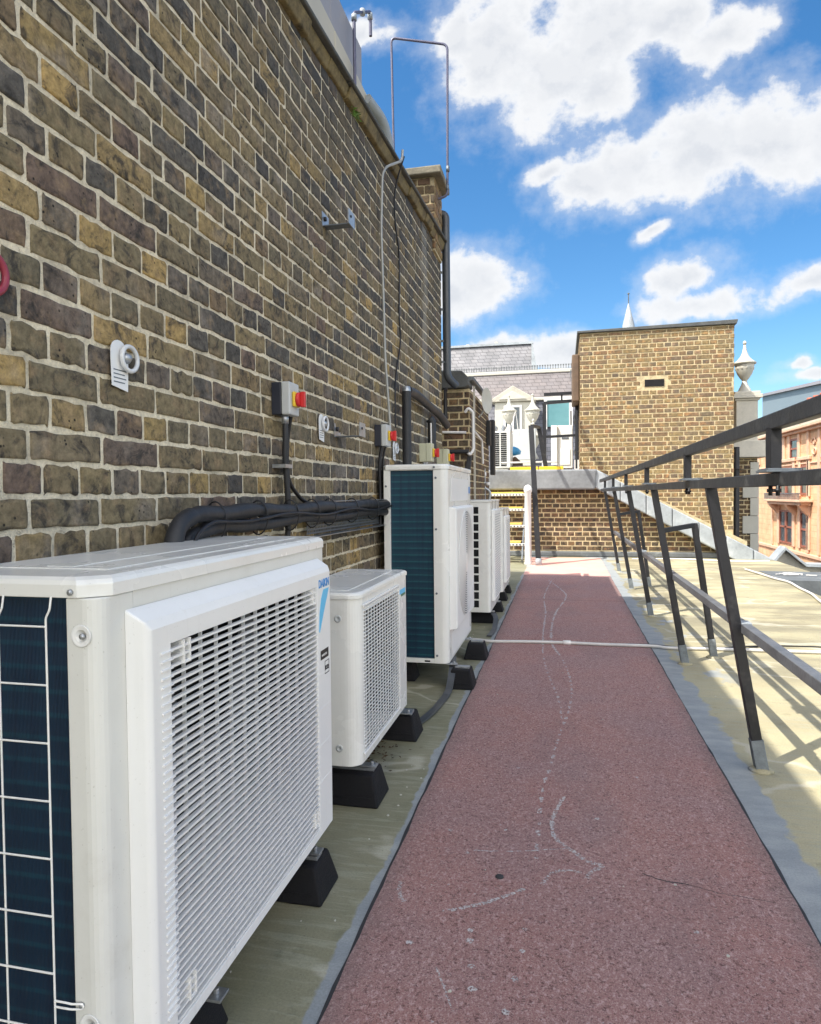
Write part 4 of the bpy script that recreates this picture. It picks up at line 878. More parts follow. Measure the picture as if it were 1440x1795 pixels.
# units four and five
def backunit(x0, x1, y0, y1, z0, z1, label, slots):
    c = thing('air_conditioner', label, 'air conditioner', ((x0+x1)/2, y0, z0))
    MB().prism([(x0, y0)] + arc(x1-.03, y0+.03, .03, -PI/2, 0, 6) + arc(x1-.03, y1-.03, .03, 0, PI/2, 6) + [(x0, y1)], 'z', z0, z1-.022).build('body', M['white'], c, bevel=.002)
    MB().box(x0-.004, x1+.004, y0-.004, y1+.004, z1-.021, z1).build('lid', M['white'], c, bevel=.006)
    mb = MB(); n = slots; hh = (z1-z0-.09)/n
    for k in range(n):
        for a, b in ((x0+.02, x0+.12), (x0+.135, x0+.255)): mb.box(a, b, y0-.001, y0+.002, z0+.045+hh*k, z0+.045+hh*k+hh*.80)
    mb.build('coil_slot', M['dark'], c)
    MB().box(x1+.0005, x1+.032, y0+.10, y1-.25, z0+.09, z1-.09).build('grille_housing', M['white2'], c, bevel=.008)
    mb = MB()
    for k in range(34): z = z0+.12+(z1-z0-.26)*k/33; mb.box(x1+.0322, x1+.036, y0+.16, y1-.29, z, z+.007)
    mb.build('louvre', M['greyplastic'], c)
    return c
U4 = backunit(-1.0, -.640, 6.06, 6.98, .115, 1.137, 'white air conditioner with dark square slots beyond the tall unit', 12)
backunit(-.95, -.640, 7.35, 8.25, .115, 1.03, 'farthest white air conditioner on the lower roof beside the steps', 12)
rfoot(6.14, 6.29, -1.0, -.585, .095, 'black rubber foot under the near end of the slotted unit'); rfoot(6.74, 6.89, -1.0, -.585, .095, 'black rubber foot under the far end of the slotted unit')
rfoot(7.45, 7.60, -1.0, -.60, .095, 'black rubber foot under the near end of the farthest lower unit'); rfoot(8.02, 8.17, -1.0, -.60, .095, 'black rubber foot under the far end of the farthest lower unit')
hs = MB(); P = smoothpath([(-.70, 4.30, .135), (-.675, 4.12, .118), (-.665, 3.99, .07), (-.668, 3.90, .02), (-.68, 3.72, .012), (-.70, 3.52, .012), (-.735, 3.36, .012)], 6)
for a, b in zip(P[:-1], P[1:]): hs.bar(a, b, .042, .010)
hs.build('drain_hose', M['pvc'], label='flat grey drain hose trailing from the tall unit onto the roof', cat='hose')
hs = MB(); P = smoothpath([(-.62, 6.1, .10), (-.585, 5.98, .08), (-.585, 5.8, .014), (-.60, 5.55, .012)], 6)
for a, b in zip(P[:-1], P[1:]): hs.bar(a, b, .042, .010)
hs.build('drain_hose', M['pvc'], label='short grey drain hose below the slotted white unit', cat='hose')
MB().tube(smoothpath([(-1.10, 5.36, .02), (-.70, 5.38, .014), (-.56, 5.34, .014), (-.3, 5.35, .019), (.03, 5.37, .019), (.3, 5.36, .019), (.67, 5.37, .019), (.80, 5.35, .014), (1.2, 5.38, .014), (1.84, 5.40, .014), (2.6, 5.41, .014)]), .0125, 8).build('cable', M['cableg'], label='pale cable laid straight across the red walkway', cat='cable')
MB().tube(smoothpath([(-.1, 5.43, .011), (.3, 5.42, .011), (.66, 5.46, .011), (.86, 5.43, .006), (1.2, 5.48, .006), (1.7, 5.62, .006), (2.6, 5.60, .006)]), .005, 6).build('cable', M['black'], label='thin black cable beside the pale cable across the walkway', cat='cable')
MB().lathe([(.018, -.03), (.018, .03)], (.03, 5.37, .0205), 12, 'x').build('cable_coupling', M['whitepipe'], label='white coupling on the pale cable at the middle of the walkway', cat='coupling')
# ------------------------------------------------------------------ railing
R_ = thing('guard_railing', 'black steel guard railing leaning inward along the right of the walkway', 'railing', (.7, 5, 0))
posts = [1.27, 3.10, 4.93, 6.76, 8.60, 10.43]
for y in posts:
    MB().bar((.820, y, .05), (.6235, y, 1.215), .042, .042, (0,1,0)).build('post', M['black'], R_, bevel=.002)
    MB().bar((.830, y, -.002), (.806, y, .135), .050, .050, (0,1,0)).build('post_base', M['sleeve'], R_, bevel=.002)
    MB().lathe([(.052, 0), (.045, .006), (.03, .014)], (.828, y, .0005), 16).build('collar', M['deck'], R_)
MB().bar((.617, .3, 1.232), (.617, 11.2, 1.232), .034, .040).build('lower_rail', M['railtop'], R_, bevel=.003)
MB().bar((.600, .3, 1.402), (.600, 11.2, 1.382), .034, .046).build('top_rail', M['railtop'], R_, bevel=.003)
for k, y in enumerate((.5, 2.13, 3.50, 5.12, 6.75, 8.4, 10.0)):
    MB().bar((.598, y, 1.262), (.598, y, 1.383), .030, .050).build('stub_post', M['black'], R_, bevel=.002)
    mb = MB(); mb.box(.565, .655, y-.055, y+.055, 1.2525, 1.2585); mb.box(.575, .665, y-.03, y+.075, 1.259, 1.264)
    mb.build('plate', M['galvd'], R_, bevel=.001)
    for dy in (-.035, .035): mb = MB(); mb.lathe([(.006, 0), (.006, .03)], (.60, y+dy, 1.185), 8); mb.lathe([(.010, 0), (.010, .010)], (.60, y+dy, 1.195), 6); mb.build('bolt', M['black'], R_)
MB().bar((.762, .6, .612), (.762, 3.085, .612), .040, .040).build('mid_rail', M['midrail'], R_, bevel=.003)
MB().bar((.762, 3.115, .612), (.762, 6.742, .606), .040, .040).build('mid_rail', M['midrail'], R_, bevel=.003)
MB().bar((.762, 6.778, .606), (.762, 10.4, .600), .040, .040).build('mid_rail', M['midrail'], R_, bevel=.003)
for y in (3.1, 6.76): MB().box(.738, .786, y-.02, y+.05, .588, .636).build('joint_sleeve', M['pvcl'], R_, bevel=.002)
for y, xs in ((5.16, .690), (8.80, .685)):
    MB().bar((xs, y-.18, .925), (.928, y, .955), .032, .032).build('brace_arm', M['black'], R_, bevel=.002)
    MB().bar((.928, y, .968), (1.055, y, .05), .040, .040, (0,1,0)).build('brace_leg', M['black'], R_, bevel=.002)
    MB().bar((1.062, y, -.002), (1.044, y, .135), .048, .048, (0,1,0)).build('post_base', M['sleeve'], R_, bevel=.002)
    MB().lathe([(.052, 0), (.045, .006), (.03, .014)], (1.06, y, .0005), 16).build('collar', M['deck'], R_)
# ------------------------------------------------------------------ back wall, lead work
BW = thing('brick_wall', 'low dark brick wall at the end of the walkway under the upper roof', 'wall', (0, 12.95, 0))
MB().prism([(-2.4, 0), (3.2, 0), (3.2, .30), (.62, 1.62), (-2.4, 1.62)], 'y', 12.90, 13.15).build('mortar_bed', M['mortar2'], BW)
fastbuild(bricks((-2.0, 12.899, .12), (1,0,0), (0,-1,0), 5.1, 1.35, .0885, .135, 11, skip=lambda u_, z_, a, b: z_+.12 > 1.60-.512*max(0, (b-2.0)-.62)-.06, detail=False, joint=.016, face=.004), 'brickwork', M['brick3'], BW)
MB().prism([(-1.62, 1.26), (.58, 1.25), (.62, 1.62), (-1.62, 1.64)], 'y', 12.62, 12.895).build('lead_capping', M['leadc'], BW, bevel=.03)
mb = MB()
for k in range(7):
    xa = .585+k*.445; xb_ = xa+.437; za = 1.60-(xa-.6)*.545; zb = 1.60-(xb_-.6)*.545
    mb.prism([(xa, za-.33), (xb_, zb-.33), (xb_, zb+.02), (xa, za+.02)], 'y', 12.66, 12.885)
mb.build('lead_flashing', M['lead'], BW, bevel=.02)
MB().box(-1.6, 3.1, 12.80, 12.885, .0, .10).build('skirting', M['leadd'], BW, bevel=.02)
MB().lathe([(.05, 0), (.05, .02)], (2.42, 12.86, .50), 16, 'y').build('pipe_end', M['stone'], BW)
TR = poly('upper_roof_deck', [(-6, 13.15), (3.4, 13.15), (3.4, 26), (-6, 26)], 1.60, mat('pale_roof_felt', (.35,.34,.30), .8, var=.25, scale=3), kind='structure')
# yellow plates, planks
for k, (a, b) in enumerate(((-.98, -.45), (-.43, .02))):
    MB().box(a, b, 13.0, 13.22, 1.63, 1.70).build('yellow_board', M['yellow'], bevel=.01, label=('left' if k == 0 else 'right')+' bright yellow board on the edge of the upper roof', cat='board')
mb = MB(); mb.box(-1.2, -.1, 13.6, 13.7, 1.80, 1.83); mb.build('plank', M['cableg'], bevel=.004, label='pale plank lying behind the yellow boards', cat='plank')
mb = MB(); mb.box(-1.1, -.1, 14.4, 14.6, 1.61, 1.78); mb.build('plank', M['slateblue'], bevel=.004, label='blue grey boards stacked on the upper roof', cat='plank')
mb = MB(); mb.lathe([(.02, 0), (.16, .03), (.17, .10), (.10, .17), (.03, .2)], (-1.05, 14.9, 2.02), 14); mb.build('sack', M['blue'], label='blue and white sack beside the small upper unit', cat='sack')
mb = MB(); mb.prism([(-1.15, 1.6), (-.8, 1.6), (-.85, 1.85), (-1.0, 2.0), (-1.15, 1.9)], 'y', 14.7, 15.0); mb.build('timber_stack', M['wood'], bevel=.02, label='dark brown timber pile under the blue sack', cat='timber')
mb = MB(); mb.box(-1.38, -.66, 17.4, 17.6, 2.05, 2.83); mb.build('metal_screen', M['greyplastic'], bevel=.01, label='flat pale grey metal screen in front of the dormer', cat='screen')
# ------------------------------------------------------------------ tower
T = thing('brick_tower', 'square yellow brick tower with flat coping and a small dark slot', 'tower', (1.68, 14, 1.2))
MB().box(.335, 3.03, 13.152, 16, .0, 4.20).build('mortar_bed', M['mortar2'], T)
hole = (1.50, 1.86, 3.15, 3.29)
fastbuild(bricks((.33, 13.150, .5), (1,0,0), (0,-1,0), 2.71, 3.70, .0865, .132, 21, skip=lambda u_, z_, a, b: (b+.33 > hole[0] and a+.33 < hole[1] and hole[2]-.04 < z_+.5 < hole[3]+.02), detail=False, joint=.016, face=.004), 'brickwork', M['brick2'], T)
fastbuild(bricks((.334, 16.0, .5), (0,-1,0), (-1,0,0), 2.84, 3.70, .0865, .132, 22, detail=False, joint=.016, face=.004), 'brickwork', M['brick2'], T)
fastbuild(bricks((3.031, 13.15, .0), (0,1,0), (1,0,0), 2.84, 4.2, .0865, .132, 23, detail=False, joint=.016, face=.004), 'brickwork', M['brick2'], T)
MB().box(1.50, 1.84, 13.140, 13.1515, 3.15, 3.28).build('dark_slot', M['dark'], T)
mb = MB(); mb.prism([(.29, 4.205), (3.07, 4.205), (3.09, 4.285), (.28, 4.245)], 'y', 13.10, 16.05); mb.build('coping', M['coping'], T, bevel=.008)
mb = MB(); mb.box(.19, .325, 13.3, 14.2, 2.95, 3.85); mb.build('side_vent', M['wood'], T, bevel=.02)
mb = MB(); mb.tube([(3.10, 13.25, 2.0), (3.10, 13.25, .2)], .055, 12); mb.build('rainwater_pipe', M['black'], T)
Q = thing('brick_building', 'mossy brick building corner with white stone quoins right of the tower', 'building', (3.6, 15, 0))
MB().box(3.10, 3.80, 14.6, 18, -6, 1.86).build('mortar_bed', M['mortar2'], Q)
fastbuild(bricks((3.10, 14.598, -.4), (1,0,0), (0,-1,0), .70, 2.25, .0885, .135, 31, skip=lambda u_, z_, a, b: b > .55 and False, detail=False, joint=.016, face=.004), 'brickwork', M['brick3'], Q)
fastbuild(bricks((3.802, 14.6, -.4), (0,1,0), (1,0,0), 3.4, 2.25, .0885, .135, 32, detail=False, joint=.016, face=.004), 'brickwork', M['brick3'], Q)
mb = MB()
for k in range(6):
    a = (.16 if k % 2 else .30); mb.box(3.83-a, 3.83, 14.575, 14.9, -.38+k*.36, -.38+k*.36+.352)
mb.build('quoin', M['stonew'], Q, bevel=.006)
mb = MB(); mb.box(3.04, 3.98, 14.45, 15.2, 1.865, 2.20); mb.build('stone_cornice', M['stoneb'], Q, bevel=.015)
PD = thing('pedestal', 'tall pale stone pedestal carrying the urn', 'pedestal', (3.60, 14.75, 2.2))
MB().box(3.40, 3.80, 14.55, 14.95, 2.20, 3.00).build('shaft', M['stoneb'], PD, bevel=.01)
mb = MB(); mb.box(3.37, 3.83, 14.52, 14.98, 3.0, 3.04); mb.box(3.33, 3.87, 14.48, 15.02, 3.041, 3.12); mb.box(3.36, 3.84, 14.51, 14.99, 3.121, 3.18); mb.build('cap', M['stoneb'], PD, bevel=.012)
UR = thing('stone_urn', 'white stone urn with pointed lid on the pedestal right of the tower', 'urn', (3.60, 14.75, 3.18), 'white stone urns with pointed lids')
MB().lathe([(.14, 0), (.13, .02), (.10, .09), (.06, .17), (.045, .24)], (3.60, 14.75, 3.18), 24).build('foot', M['stonew'], UR)
mb = MB(); mb.lathe([(.045, .24), (.085, .29), (.14, .38), (.172, .48), (.178, .56)], (3.60, 14.75, 3.18), 24)
for k in range(12): a = 2*PI*k/12; mb.lathe([(.01, 0), (.03, .03), (.034, .07), (.01, .11)], (3.60+.15*math.cos(a), 14.75+.15*math.sin(a), 3.18+.44), 8)
mb.build('bowl', M['stonew'], UR)
MB().lathe([(.178, .56), (.215, .575), (.215, .60), (.15, .645), (.085, .72), (.045, .82), (.026, .93), (.022, .96)], (3.60, 14.75, 3.18), 24).build('lid', M['stonew'], UR)
MB().lathe([(.01, 0), (.03, .02), (.036, .045), (.03, .07), (.008, .09)], (3.60, 14.75, 4.135), 14).build('knob', M['stonew'], UR)
for loc, lb in (((-1.42, 18.6, 2.86), 'left white stone urn in front of the dormer window'), ((-.78, 18.6, 2.86), 'right white stone urn in front of the dormer window'), ((-.74, 17.9, 2.10), 'lowest white stone urn behind the leaning black post')):
    dup(UR, loc, lb)
# ------------------------------------------------------------------ stairs and posts
SR = thing('roof_steps', 'short steep steps with yellow treads at the left of the end wall', 'steps', (-.95, 11.9, 0))
for k, (z, y) in enumerate(((.37, 11.55), (.67, 11.85), (.95, 12.15), (1.22, 12.45))):
    MB().box(-1.32, -.70, y, y+.22, z-.025, z).build('tread', M['treadyellow'], SR, bevel=.004)
    mb = MB(); mb.box(-1.32, -.60, y-.02, y+.0, z-.075, z-.03)
    mb.build('nosing', M['whitepipe'], SR, bevel=.003)
    mb = MB()
    for q in range(12): mb.box(-1.30+q*.058, -1.275+q*.058, y-.024, y-.0205, z-.064, z-.042)
    mb.build('hole', M['galvd'], SR)
MB().bar((-1.33, 11.35, .05), (-1.33, 12.6, 1.2), .03, .12).build('stringer', M['galvd'], SR)
MB().bar((-.665, 11.35, .05), (-.665, 12.6, 1.2), .02, .10).build('stringer', M['galvd'], SR)
mb = MB(); mb.lathe([(.07, 0), (.062, .03), (.056, .06), (.054, 1.20), (.066, 1.22), (.070, 1.27), (.046, 1.315), (.01, 1.335)], (-.56, 11.3, .0), 20); mb.build('newel_post', M['whitepipe'], label='thick white round topped post at the foot of the steps', cat='post')
LP = thing('handrail', 'leaning black double post handrail rising above the steps', 'handrail', (-.4, 11.5, 0))
MB().bar((-.385, 11.2, .0), (-.515, 11.6, 2.34), .085, .075, (0,1,0)).build('post', M['black'], LP)
MB().bar((-.30, 13.3, 1.62), (-.44, 13.3, 2.46), .085, .075, (0,1,0)).build('post', M['black'], LP)
MB().bar((-.50, 11.58, 2.34), (-.44, 13.3, 2.47), .05, .05).build('top_rail', M['black'], LP)
MB().lathe([(.06, 0), (.05, .12)], (-.386, 11.2, .0), 12).build('post_base', M['pvcl'], LP)
FR = thing('pipe_gantry', 'square black pipe frame standing on the upper roof left of the tower', 'frame', (0, 14, 1.6))
fy = 14.0
for x in (-.355, .29): MB().bar((x, fy, 1.86), (x+.005, fy, 3.02 if x < 0 else 3.22), .072, .06, (0,1,0)).build('post', M['black'], FR); MB().bar((x, fy, 1.6), (x, fy, 1.86), .10, .08, (0,1,0)).build('post_base', M['whitepipe'], FR)
MB().bar((-.36, fy-.03, 3.20), (.31, fy-.03, 3.21), .055, .06).build('top_rail', M['black'], FR)
MB().bar((-.36, fy, 3.03), (.31, fy, 3.06), .055, .06).build('upper_rail', M['black'], FR)
MB().bar((-.34, fy, 2.34), (.31, fy, 2.36), .05, .05).build('mid_rail', M['black'], FR)
MB().bar((-.005, fy, 3.05), (-.005, fy, 3.2), .035, .035, (0,1,0)).build('stub_post', M['black'], FR)
MB().bar((.20, fy+1.2, 1.6), (.19, fy+1.2, 3.0), .03, .03, (0,1,0)).build('rear_post', M['black'], FR)
MB().bar((.30, fy, 3.2), (.24, fy+1.6, 3.2), .04, .04).build('side_rail', M['black'], FR)
# rails that run toward the tower and throw slanting shadows on it
HR = thing('handrail', 'pair of short dark rails meeting the left edge of the tower', 'handrail', (.25, 13, 1.6))
for z in (2.62, 2.52, 1.95): MB().bar((.245, 12.2, z), (.245, 13.12, z), .05, .05).build('rail', M['black'], HR)
MB().bar((.245, 12.2, 1.62), (.245, 12.2, 2.65), .035, .035, (0,1,0)).build('post', M['black'], HR)
# ------------------------------------------------------------------ upper roof units
U7 = thing('air_conditioner', 'small grey air conditioner with two columns of slots on the upper roof edge', 'air conditioner', (-1.25, 14.3, 1.7))
MB().box(-1.44, -1.05, 14.0, 14.8, 1.72, 2.49).build('body', M['ivory'], U7, bevel=.015)
mb = MB()
for k in range(16):
    for a in (-1.395, -1.245): mb.box(a, a+.12, 13.992, 14.003, 1.765+k*.044, 1.792+k*.044)
mb.build('slot', M['dark'], U7)
mb = MB()
for a in (-1.42, -1.25, -1.08): mb.prism([(a, 2.49), (a+.02, 2.49), (a+.06, 2.62), (a+.03, 2.64), (a, 2.56)], 'y', 14.2, 14.7)
mb.build('top_bracket', M['galv'], U7)
U8 = thing('air_conditioner', 'tall slim white air conditioner inside the black pipe frame', 'air conditioner', (0, 15, 1.6))
MB().box(-.235, -.10, 14.9, 15.4, 1.62, 2.66).build('side_box', M['white'], U8, bevel=.015)
MB().box(-.098, .22, 14.96, 15.4, 1.72, 2.66).build('body', M['white2'], U8, bevel=.015)
MB().box(-.04, .17, 14.945, 14.9595, 1.80, 2.15).build('cover_panel', M['white2'], U8, bevel=.006)
MB().box(-.01, .14, 14.952, 14.9592, 2.36, 2.40).build('vent', M['galvd'], U8)
MB().box(-.15, .26, 14.88, 15.45, 1.605, 1.69).build('timber_base', M['wood'], U8)
mb = MB(); mb.tube([(-1.0, 14.1, 2.48), (-.98, 14.1, 2.78), (-.94, 14.1, 2.9), (-.88, 14.1, 2.4)], .012, 8); mb.build('pipe', M['whitepipe'], label='thin white looped pipe behind the small upper unit', cat='pipe')
# ------------------------------------------------------------------ low brick building behind the long wall
LB = thing('brick_building', 'low sooty brick building with grey coping beyond the long wall', 'building', (-1.3, 8.1, 0))
MB().box(-1.70, -.974, 7.212, 9.1, 0, 2.33).build('mortar_bed', M['mortar2'], LB)
fastbuild(bricks((-1.70, 7.210, .0), (1,0,0), (0,-1,0), .725, 2.33, .0745, .1125, 41, detail=False, joint=.012, face=.004), 'brickwork', M['brick3'], LB)
fastbuild(bricks((-.972, 7.212, .0), (0,1,0), (1,0,0), 1.88, 2.33, .0745, .1125, 42, detail=False, joint=.012, face=.004, first=1), 'brickwork', M['brick3'], LB)
mb = MB(); mb.prism([(-1.70, 2.335), (-1.02, 2.335), (-.972, 2.36), (-.972, 2.44), (-1.045, 2.515), (-1.70, 2.54)], 'y', 7.14, 7.47); mb.build('coping', M['coping'], LB, bevel=.01)
mb = MB(); mb.bar((-.955, 7.2, 2.435), (-.955, 9.15, 2.435), .063, .045); mb.build('gutter', M['leadd'], LB, bevel=.01)
mb = MB(); mb.bar((-.945, 7.38, .45), (-.945, 7.38, 2.38), .018, .036); mb.build('corner_strip', M['stone'], LB)
mb = MB(); mb.prism([(-3.2, 2.33), (-1.72, 2.33), (-2.05, 2.95), (-3.2, 3.05)], 'y', 8.1, 9.1); mb.build('slate_roof', M['slate'], LB)
mb = MB(); mb.box(-.963, -.918, 8.75, 8.92, 1.83, 2.15); mb.build('junction_box', M['ink'], label='black junction box on the far side of the low brick building', cat='box')
mb = MB(); mb.box(-.96, -.90, 9.14, 9.30, 1.45, 2.2); mb.build('black_duct', M['ink'], bevel=.01, label='black duct at the far end of the low brick building', cat='duct')
mb = MB(); mb.tube([(-1.01, 7.19, 1.857), (-1.44, 7.19, 1.875)], .0145, 10); mb.build('pipe', M['whitepipe'], label='white horizontal pipe across the front of the low brick building', cat='pipe')
mb = MB(); mb.tube([(-.98, 7.178, 1.65), (-1.44, 7.178, 1.66)], .0235, 10); mb.build('pipe', M['foam'], label='black horizontal pipe below the white one on the low building', cat='pipe')
mb = MB(); mb.tube(bend([(-1.017, 7.173, 2.073), (-.981, 7.155, 2.118), (-.936, 7.2, 2.073), (-.936, 7.218, 1.668), (-.972, 7.182, 1.614), (-1.0, 7.173, 1.65)], .027), .0155, 10); mb.build('pipe', M['whitepipe'], label='white hooked pipe on the corner of the low brick building', cat='pipe')
mb = MB(); mb.tube(bend([(-.936, 7.335, 1.875), (-.936, 8.01, 1.83), (-.936, 8.1, 1.56)], .045), .0135, 8); mb.build('pipe', M['whitepipe'], label='white cranked pipe on the side of the low brick building', cat='pipe')
DS = thing('satellite_dish', 'white satellite dish seen edge on beside the low brick building', 'dish', (-.9, 7.92, 2.19))
dsh = MB().lathe([(.01, 0), (.09, .011), (.149, .027), (.153, .032), (.149, .032), (.081, .018), (.007, .009)], (-.89, 7.92, 2.29), 28, 'x').build('dish', M['stonew'], DS); dsh.rotation_euler = (0, 0, -.30)
MB().tube([(-.965, 7.92, 2.10), (-.92, 7.92, 2.145), (-.89, 7.92, 2.262)], .011, 8).build('arm', M['galv'], DS)
for k in range(5):
    P = smoothpath([(-.981+.007*k, 7.137, 1.596), (-1.008+.011*k, 7.11, 1.45), (-1.035+.014*k, 7.074, 1.335-.009*k), (-1.008+.0126*k, 7.02, 1.155)], 5)
    MB().tube(P, .011, 6).build('cable', M['foam'], label='black cables hanging in a bunch below the white hooked pipe', cat='cable', group='black cables below the hooked pipe')
# pipe valves between tall unit and steps
VL = thing('pipe_valve', 'pale pipe valve assembly behind the tall unit', 'valve', (-.95, 8.6, .9))
mb = MB(); mb.tube([(-.98, 8.6, 1.02), (-.98, 8.6, 1.52)], .02, 8); mb.tube([(-1.15, 8.6, 1.34), (-.93, 8.6, 1.33)], .016, 8); mb.tube(bend([(-.98, 8.6, 1.28), (-.90, 8.6, 1.22), (-.93, 8.6, 1.0)], .03), .016, 8); mb.build('tube', M['galv'], VL)
mb = MB(); mb.lathe([(.03, 0), (.03, .05)], (-.98, 8.6, 1.42), 8); mb.lathe([(.026, 0), (.026, .04)], (-.93, 8.6, 1.30), 8); mb.build('fitting', M['whitepipe'], VL)
# ------------------------------------------------------------------ mansard building beyond
MS = thing('mansard_building', 'distant building with slate mansard roofs and a pedimented dormer', 'building', (-2, 31, 0))
MB().prism([(31.0, 7.95), (30.0, 6.2), (30, 5.0), (38, 5.0), (38, 7.95)], 'x', -9, -1.3).build('upper_roof', M['slate'], MS)
MB().prism([(-1.301, 7.95), (-.98, 6.30), (-1.301, 6.30)], 'y', 30.05, 37).build('lead_hip', M['lead'], MS)
mb = MB(); mb.box(-9, -1.27, 30.9, 31.1, 7.951, 8.05); mb.build('ridge', M['lead'], MS)
MB().prism([(29.5, 6.35), (29.0, 5.15), (29, 4.9), (36, 4.9), (36, 6.35)], 'x', -9, .55).build('middle_roof', M['slatepink'], MS)
MB().box(-9, .60, 29.45, 29.9, 6.355, 6.50).build('lead_edge', M['stonew'], MS, bevel=.02)
mb = MB(); mb.box(-9, .55, 29.6, 29.62, 6.505, 6.54)
for k in range(60): x_ = -6+k*.11; mb.box(x_, x_+.03, 29.6, 29.62, 6.545, 6.66); mb.box(x_-.02, x_+.05, 29.6, 29.62, 6.665, 6.72)
mb.build('iron_cresting', M['leadd'], MS)
MB().prism([(28.6, 5.05), (28.2, 3.6), (28.2, -16), (36, -16), (36, 5.05)], 'x', -9, 3.2).build('lower_roof', M['slateblue'], MS)
MB().box(-9, 3.2, 28.45, 28.9, 5.055, 5.18).build('gutter', M['stonew'], MS, bevel=.02)
DM = MB(); DM.prism([(-2.70, -2), (-1.22, -2), (-1.22, 4.93), (-2.70, 4.93)], 'y', 27.75, 29.5); DM.build('dormer', M['stonew'], MS, bevel=.02)
mb = MB(); mb.prism([(-2.86, 4.935), (-1.06, 4.935), (-1.06, 5.03), (-1.96, 5.58), (-2.86, 5.03)], 'y', 27.62, 29.5); mb.build('pediment', M['stone'], MS, bevel=.02)
mb = MB(); mb.prism([(-2.52, 5.02), (-1.40, 5.02), (-1.96, 5.36)], 'y', 27.58, 27.615); mb.build('tympanum', M['stonew'], MS, bevel=.01)
wn_ = MB().box(-2.28, -1.66, 27.70, 27.745, 3.55, 4.72).build('window', M['glass'], MS)
mb = MB()
for a, b, c_, d in ((-2.33, -2.26, 3.5, 4.78), (-1.68, -1.60, 3.5, 4.78), (-2.02, -1.92, 3.5, 4.72), (-2.26, -1.68, 4.70, 4.78), (-2.26, -1.68, 3.5, 3.56)): mb.box(a, b, 27.66, 27.71, c_, d)
mb.build('frame', M['whitepipe'], wn_)
tw_ = MB().box(-.62, .30, 28.10, 28.16, 3.9, 5.0).build('window', M['teal'], MS)
mb = MB()
for a, b, c_, d in ((-.72, -.60, 3.8, 5.1), (.28, .42, 3.8, 5.1), (-.60, .28, 4.98, 5.1)): mb.box(a, b, 28.05, 28.12, c_, d)
mb.build('frame', M['whitepipe'], tw_)
MB().box(-4.6, -4.45, 33, 33.2, 7.6, 8.55).build('chimney_pot', M['stonew'], MS)
MB().box(-3.2, -3.05, 33, 33.1, 7.9, 8.60).build('flue', M['stonew'], MS)
an = thing('roof_aerial', 'thin aerial mast with small dish before the mansard roof', 'aerial', (.10, 20, 2)); MB().bar((.42, 20, 1.6), (.42, 20, 4.55), .03, .03, (0,1,0)).build('mast', M['leadd'], an)
MB().tube([(.25, 20, 4.75), (.24, 20, 4.55), (.30, 20, 4.44), (.42, 20, 4.42)], .012, 6).build('loop', M['leadd'], an)
SP = thing('spire', 'small pointed lead spire rising behind the brick tower', 'spire', (2.4, 26, 4))
MB().box(2.0, 2.8, 25.6, 26.4, -16, 6.2).build('turret', M['stone'], SP)
MB().lathe([(.42, 0), (.20, 1.2), (.0, 2.0)], (2.4, 26, 6.2), 12).build('cone', M['lead'], SP)
MB().tube([(2.4, 26, 8.0), (2.4, 26, 8.52)], .018, 6).build('finial', M['leadd'], SP); MB().lathe([(.01, 0), (.05, .04), (.01, .08)], (2.4, 26, 8.45), 8).build('finial_ball', M['leadd'], SP)
# ------------------------------------------------------------------ terracotta building across the street
TB = thing('terracotta_building', 'orange terracotta mansion block across the street on the right', 'building', (16, 44, -16))
MB().box(13.0, 24, 26, 70, -16, 4.55).build('wall', M['terr'], TB)
mb = MB(); mb.box(12.55, 24, 25.8, 70, 4.551, 4.72); mb.box(12.75, 24, 25.9, 70, 4.40, 4.548); mb.box(12.9, 24, 26, 70, -2.45, -2.25); mb.box(12.93, 24, 26, 70, 2.62, 2.72); mb.build('cornice', M['terrp'], TB, bevel=.03)
mb = MB(); mb.box(12.75, 12.95, 26, 70, 5.35, 5.5); mb.box(12.75, 13.3, 26, 70, 4.721, 4.85)
for k in range(120): y_ = 30+k*.3; mb.lathe([(.05, 0), (.09, .15), (.04, .4), (.06, .5)], (12.85, y_, 4.85), 6)
for y_ in (36.6, 40.6, 44.6, 48.6): mb.box(12.65, 13.0, y_, y_+.6, 4.721, 5.7)
mb.build('balustrade', M['stone'], TB)
def win(y0_, y1_, z0_, z1_):
    wdw = MB().box(12.985, 13.03, y0_, y1_, z0_, z1_).build('window', M['glass'], TB)
    mb = MB(); f = .10; xm = 12.93
    ym = (y0_+y1_)/2
    zz = (z0_+z1_)/2
    mb.box(xm, 12.99, y0_, y0_+f, z0_, z1_); mb.box(xm, 12.99, y1_-f, y1_, z0_, z1_); mb.box(xm, 12.99, y0_+f, y1_-f, zz-.05, zz+.05); mb.box(xm, 12.99, y0_+f, y1_-f, z1_-f, z1_); mb.box(xm, 12.99, y0_+f, y1_-f, z0_, z0_+f)
    if y1_-y0_ > 1.5: mb.box(xm, 12.99, ym-.14, ym+.14, z0_+f, z1_-f)
    mb.build('frame', M['woodframe'], wdw)
    mb = MB(); mb.box(12.90, 13.0, y0_-.35, y0_-.001, z0_-.1, z1_+.3); mb.box(12.90, 13.0, y1_+.001, y1_+.35, z0_-.1, z1_+.3); mb.box(12.85, 13.0, y0_-.45, y1_+.45, z1_+.301, z1_+.5); mb.build('surround', M['terrp'], wdw, bevel=.03)
for z0_, z1_ in ((-1.95, .02), (.95, 2.55)):
    win(42.5, 44.9, z0_, z1_); win(40.1, 41.2, z0_, z1_); win(50.5, 52.5, z0_, z1_); win(35.5, 37.6, z0_, z1_)
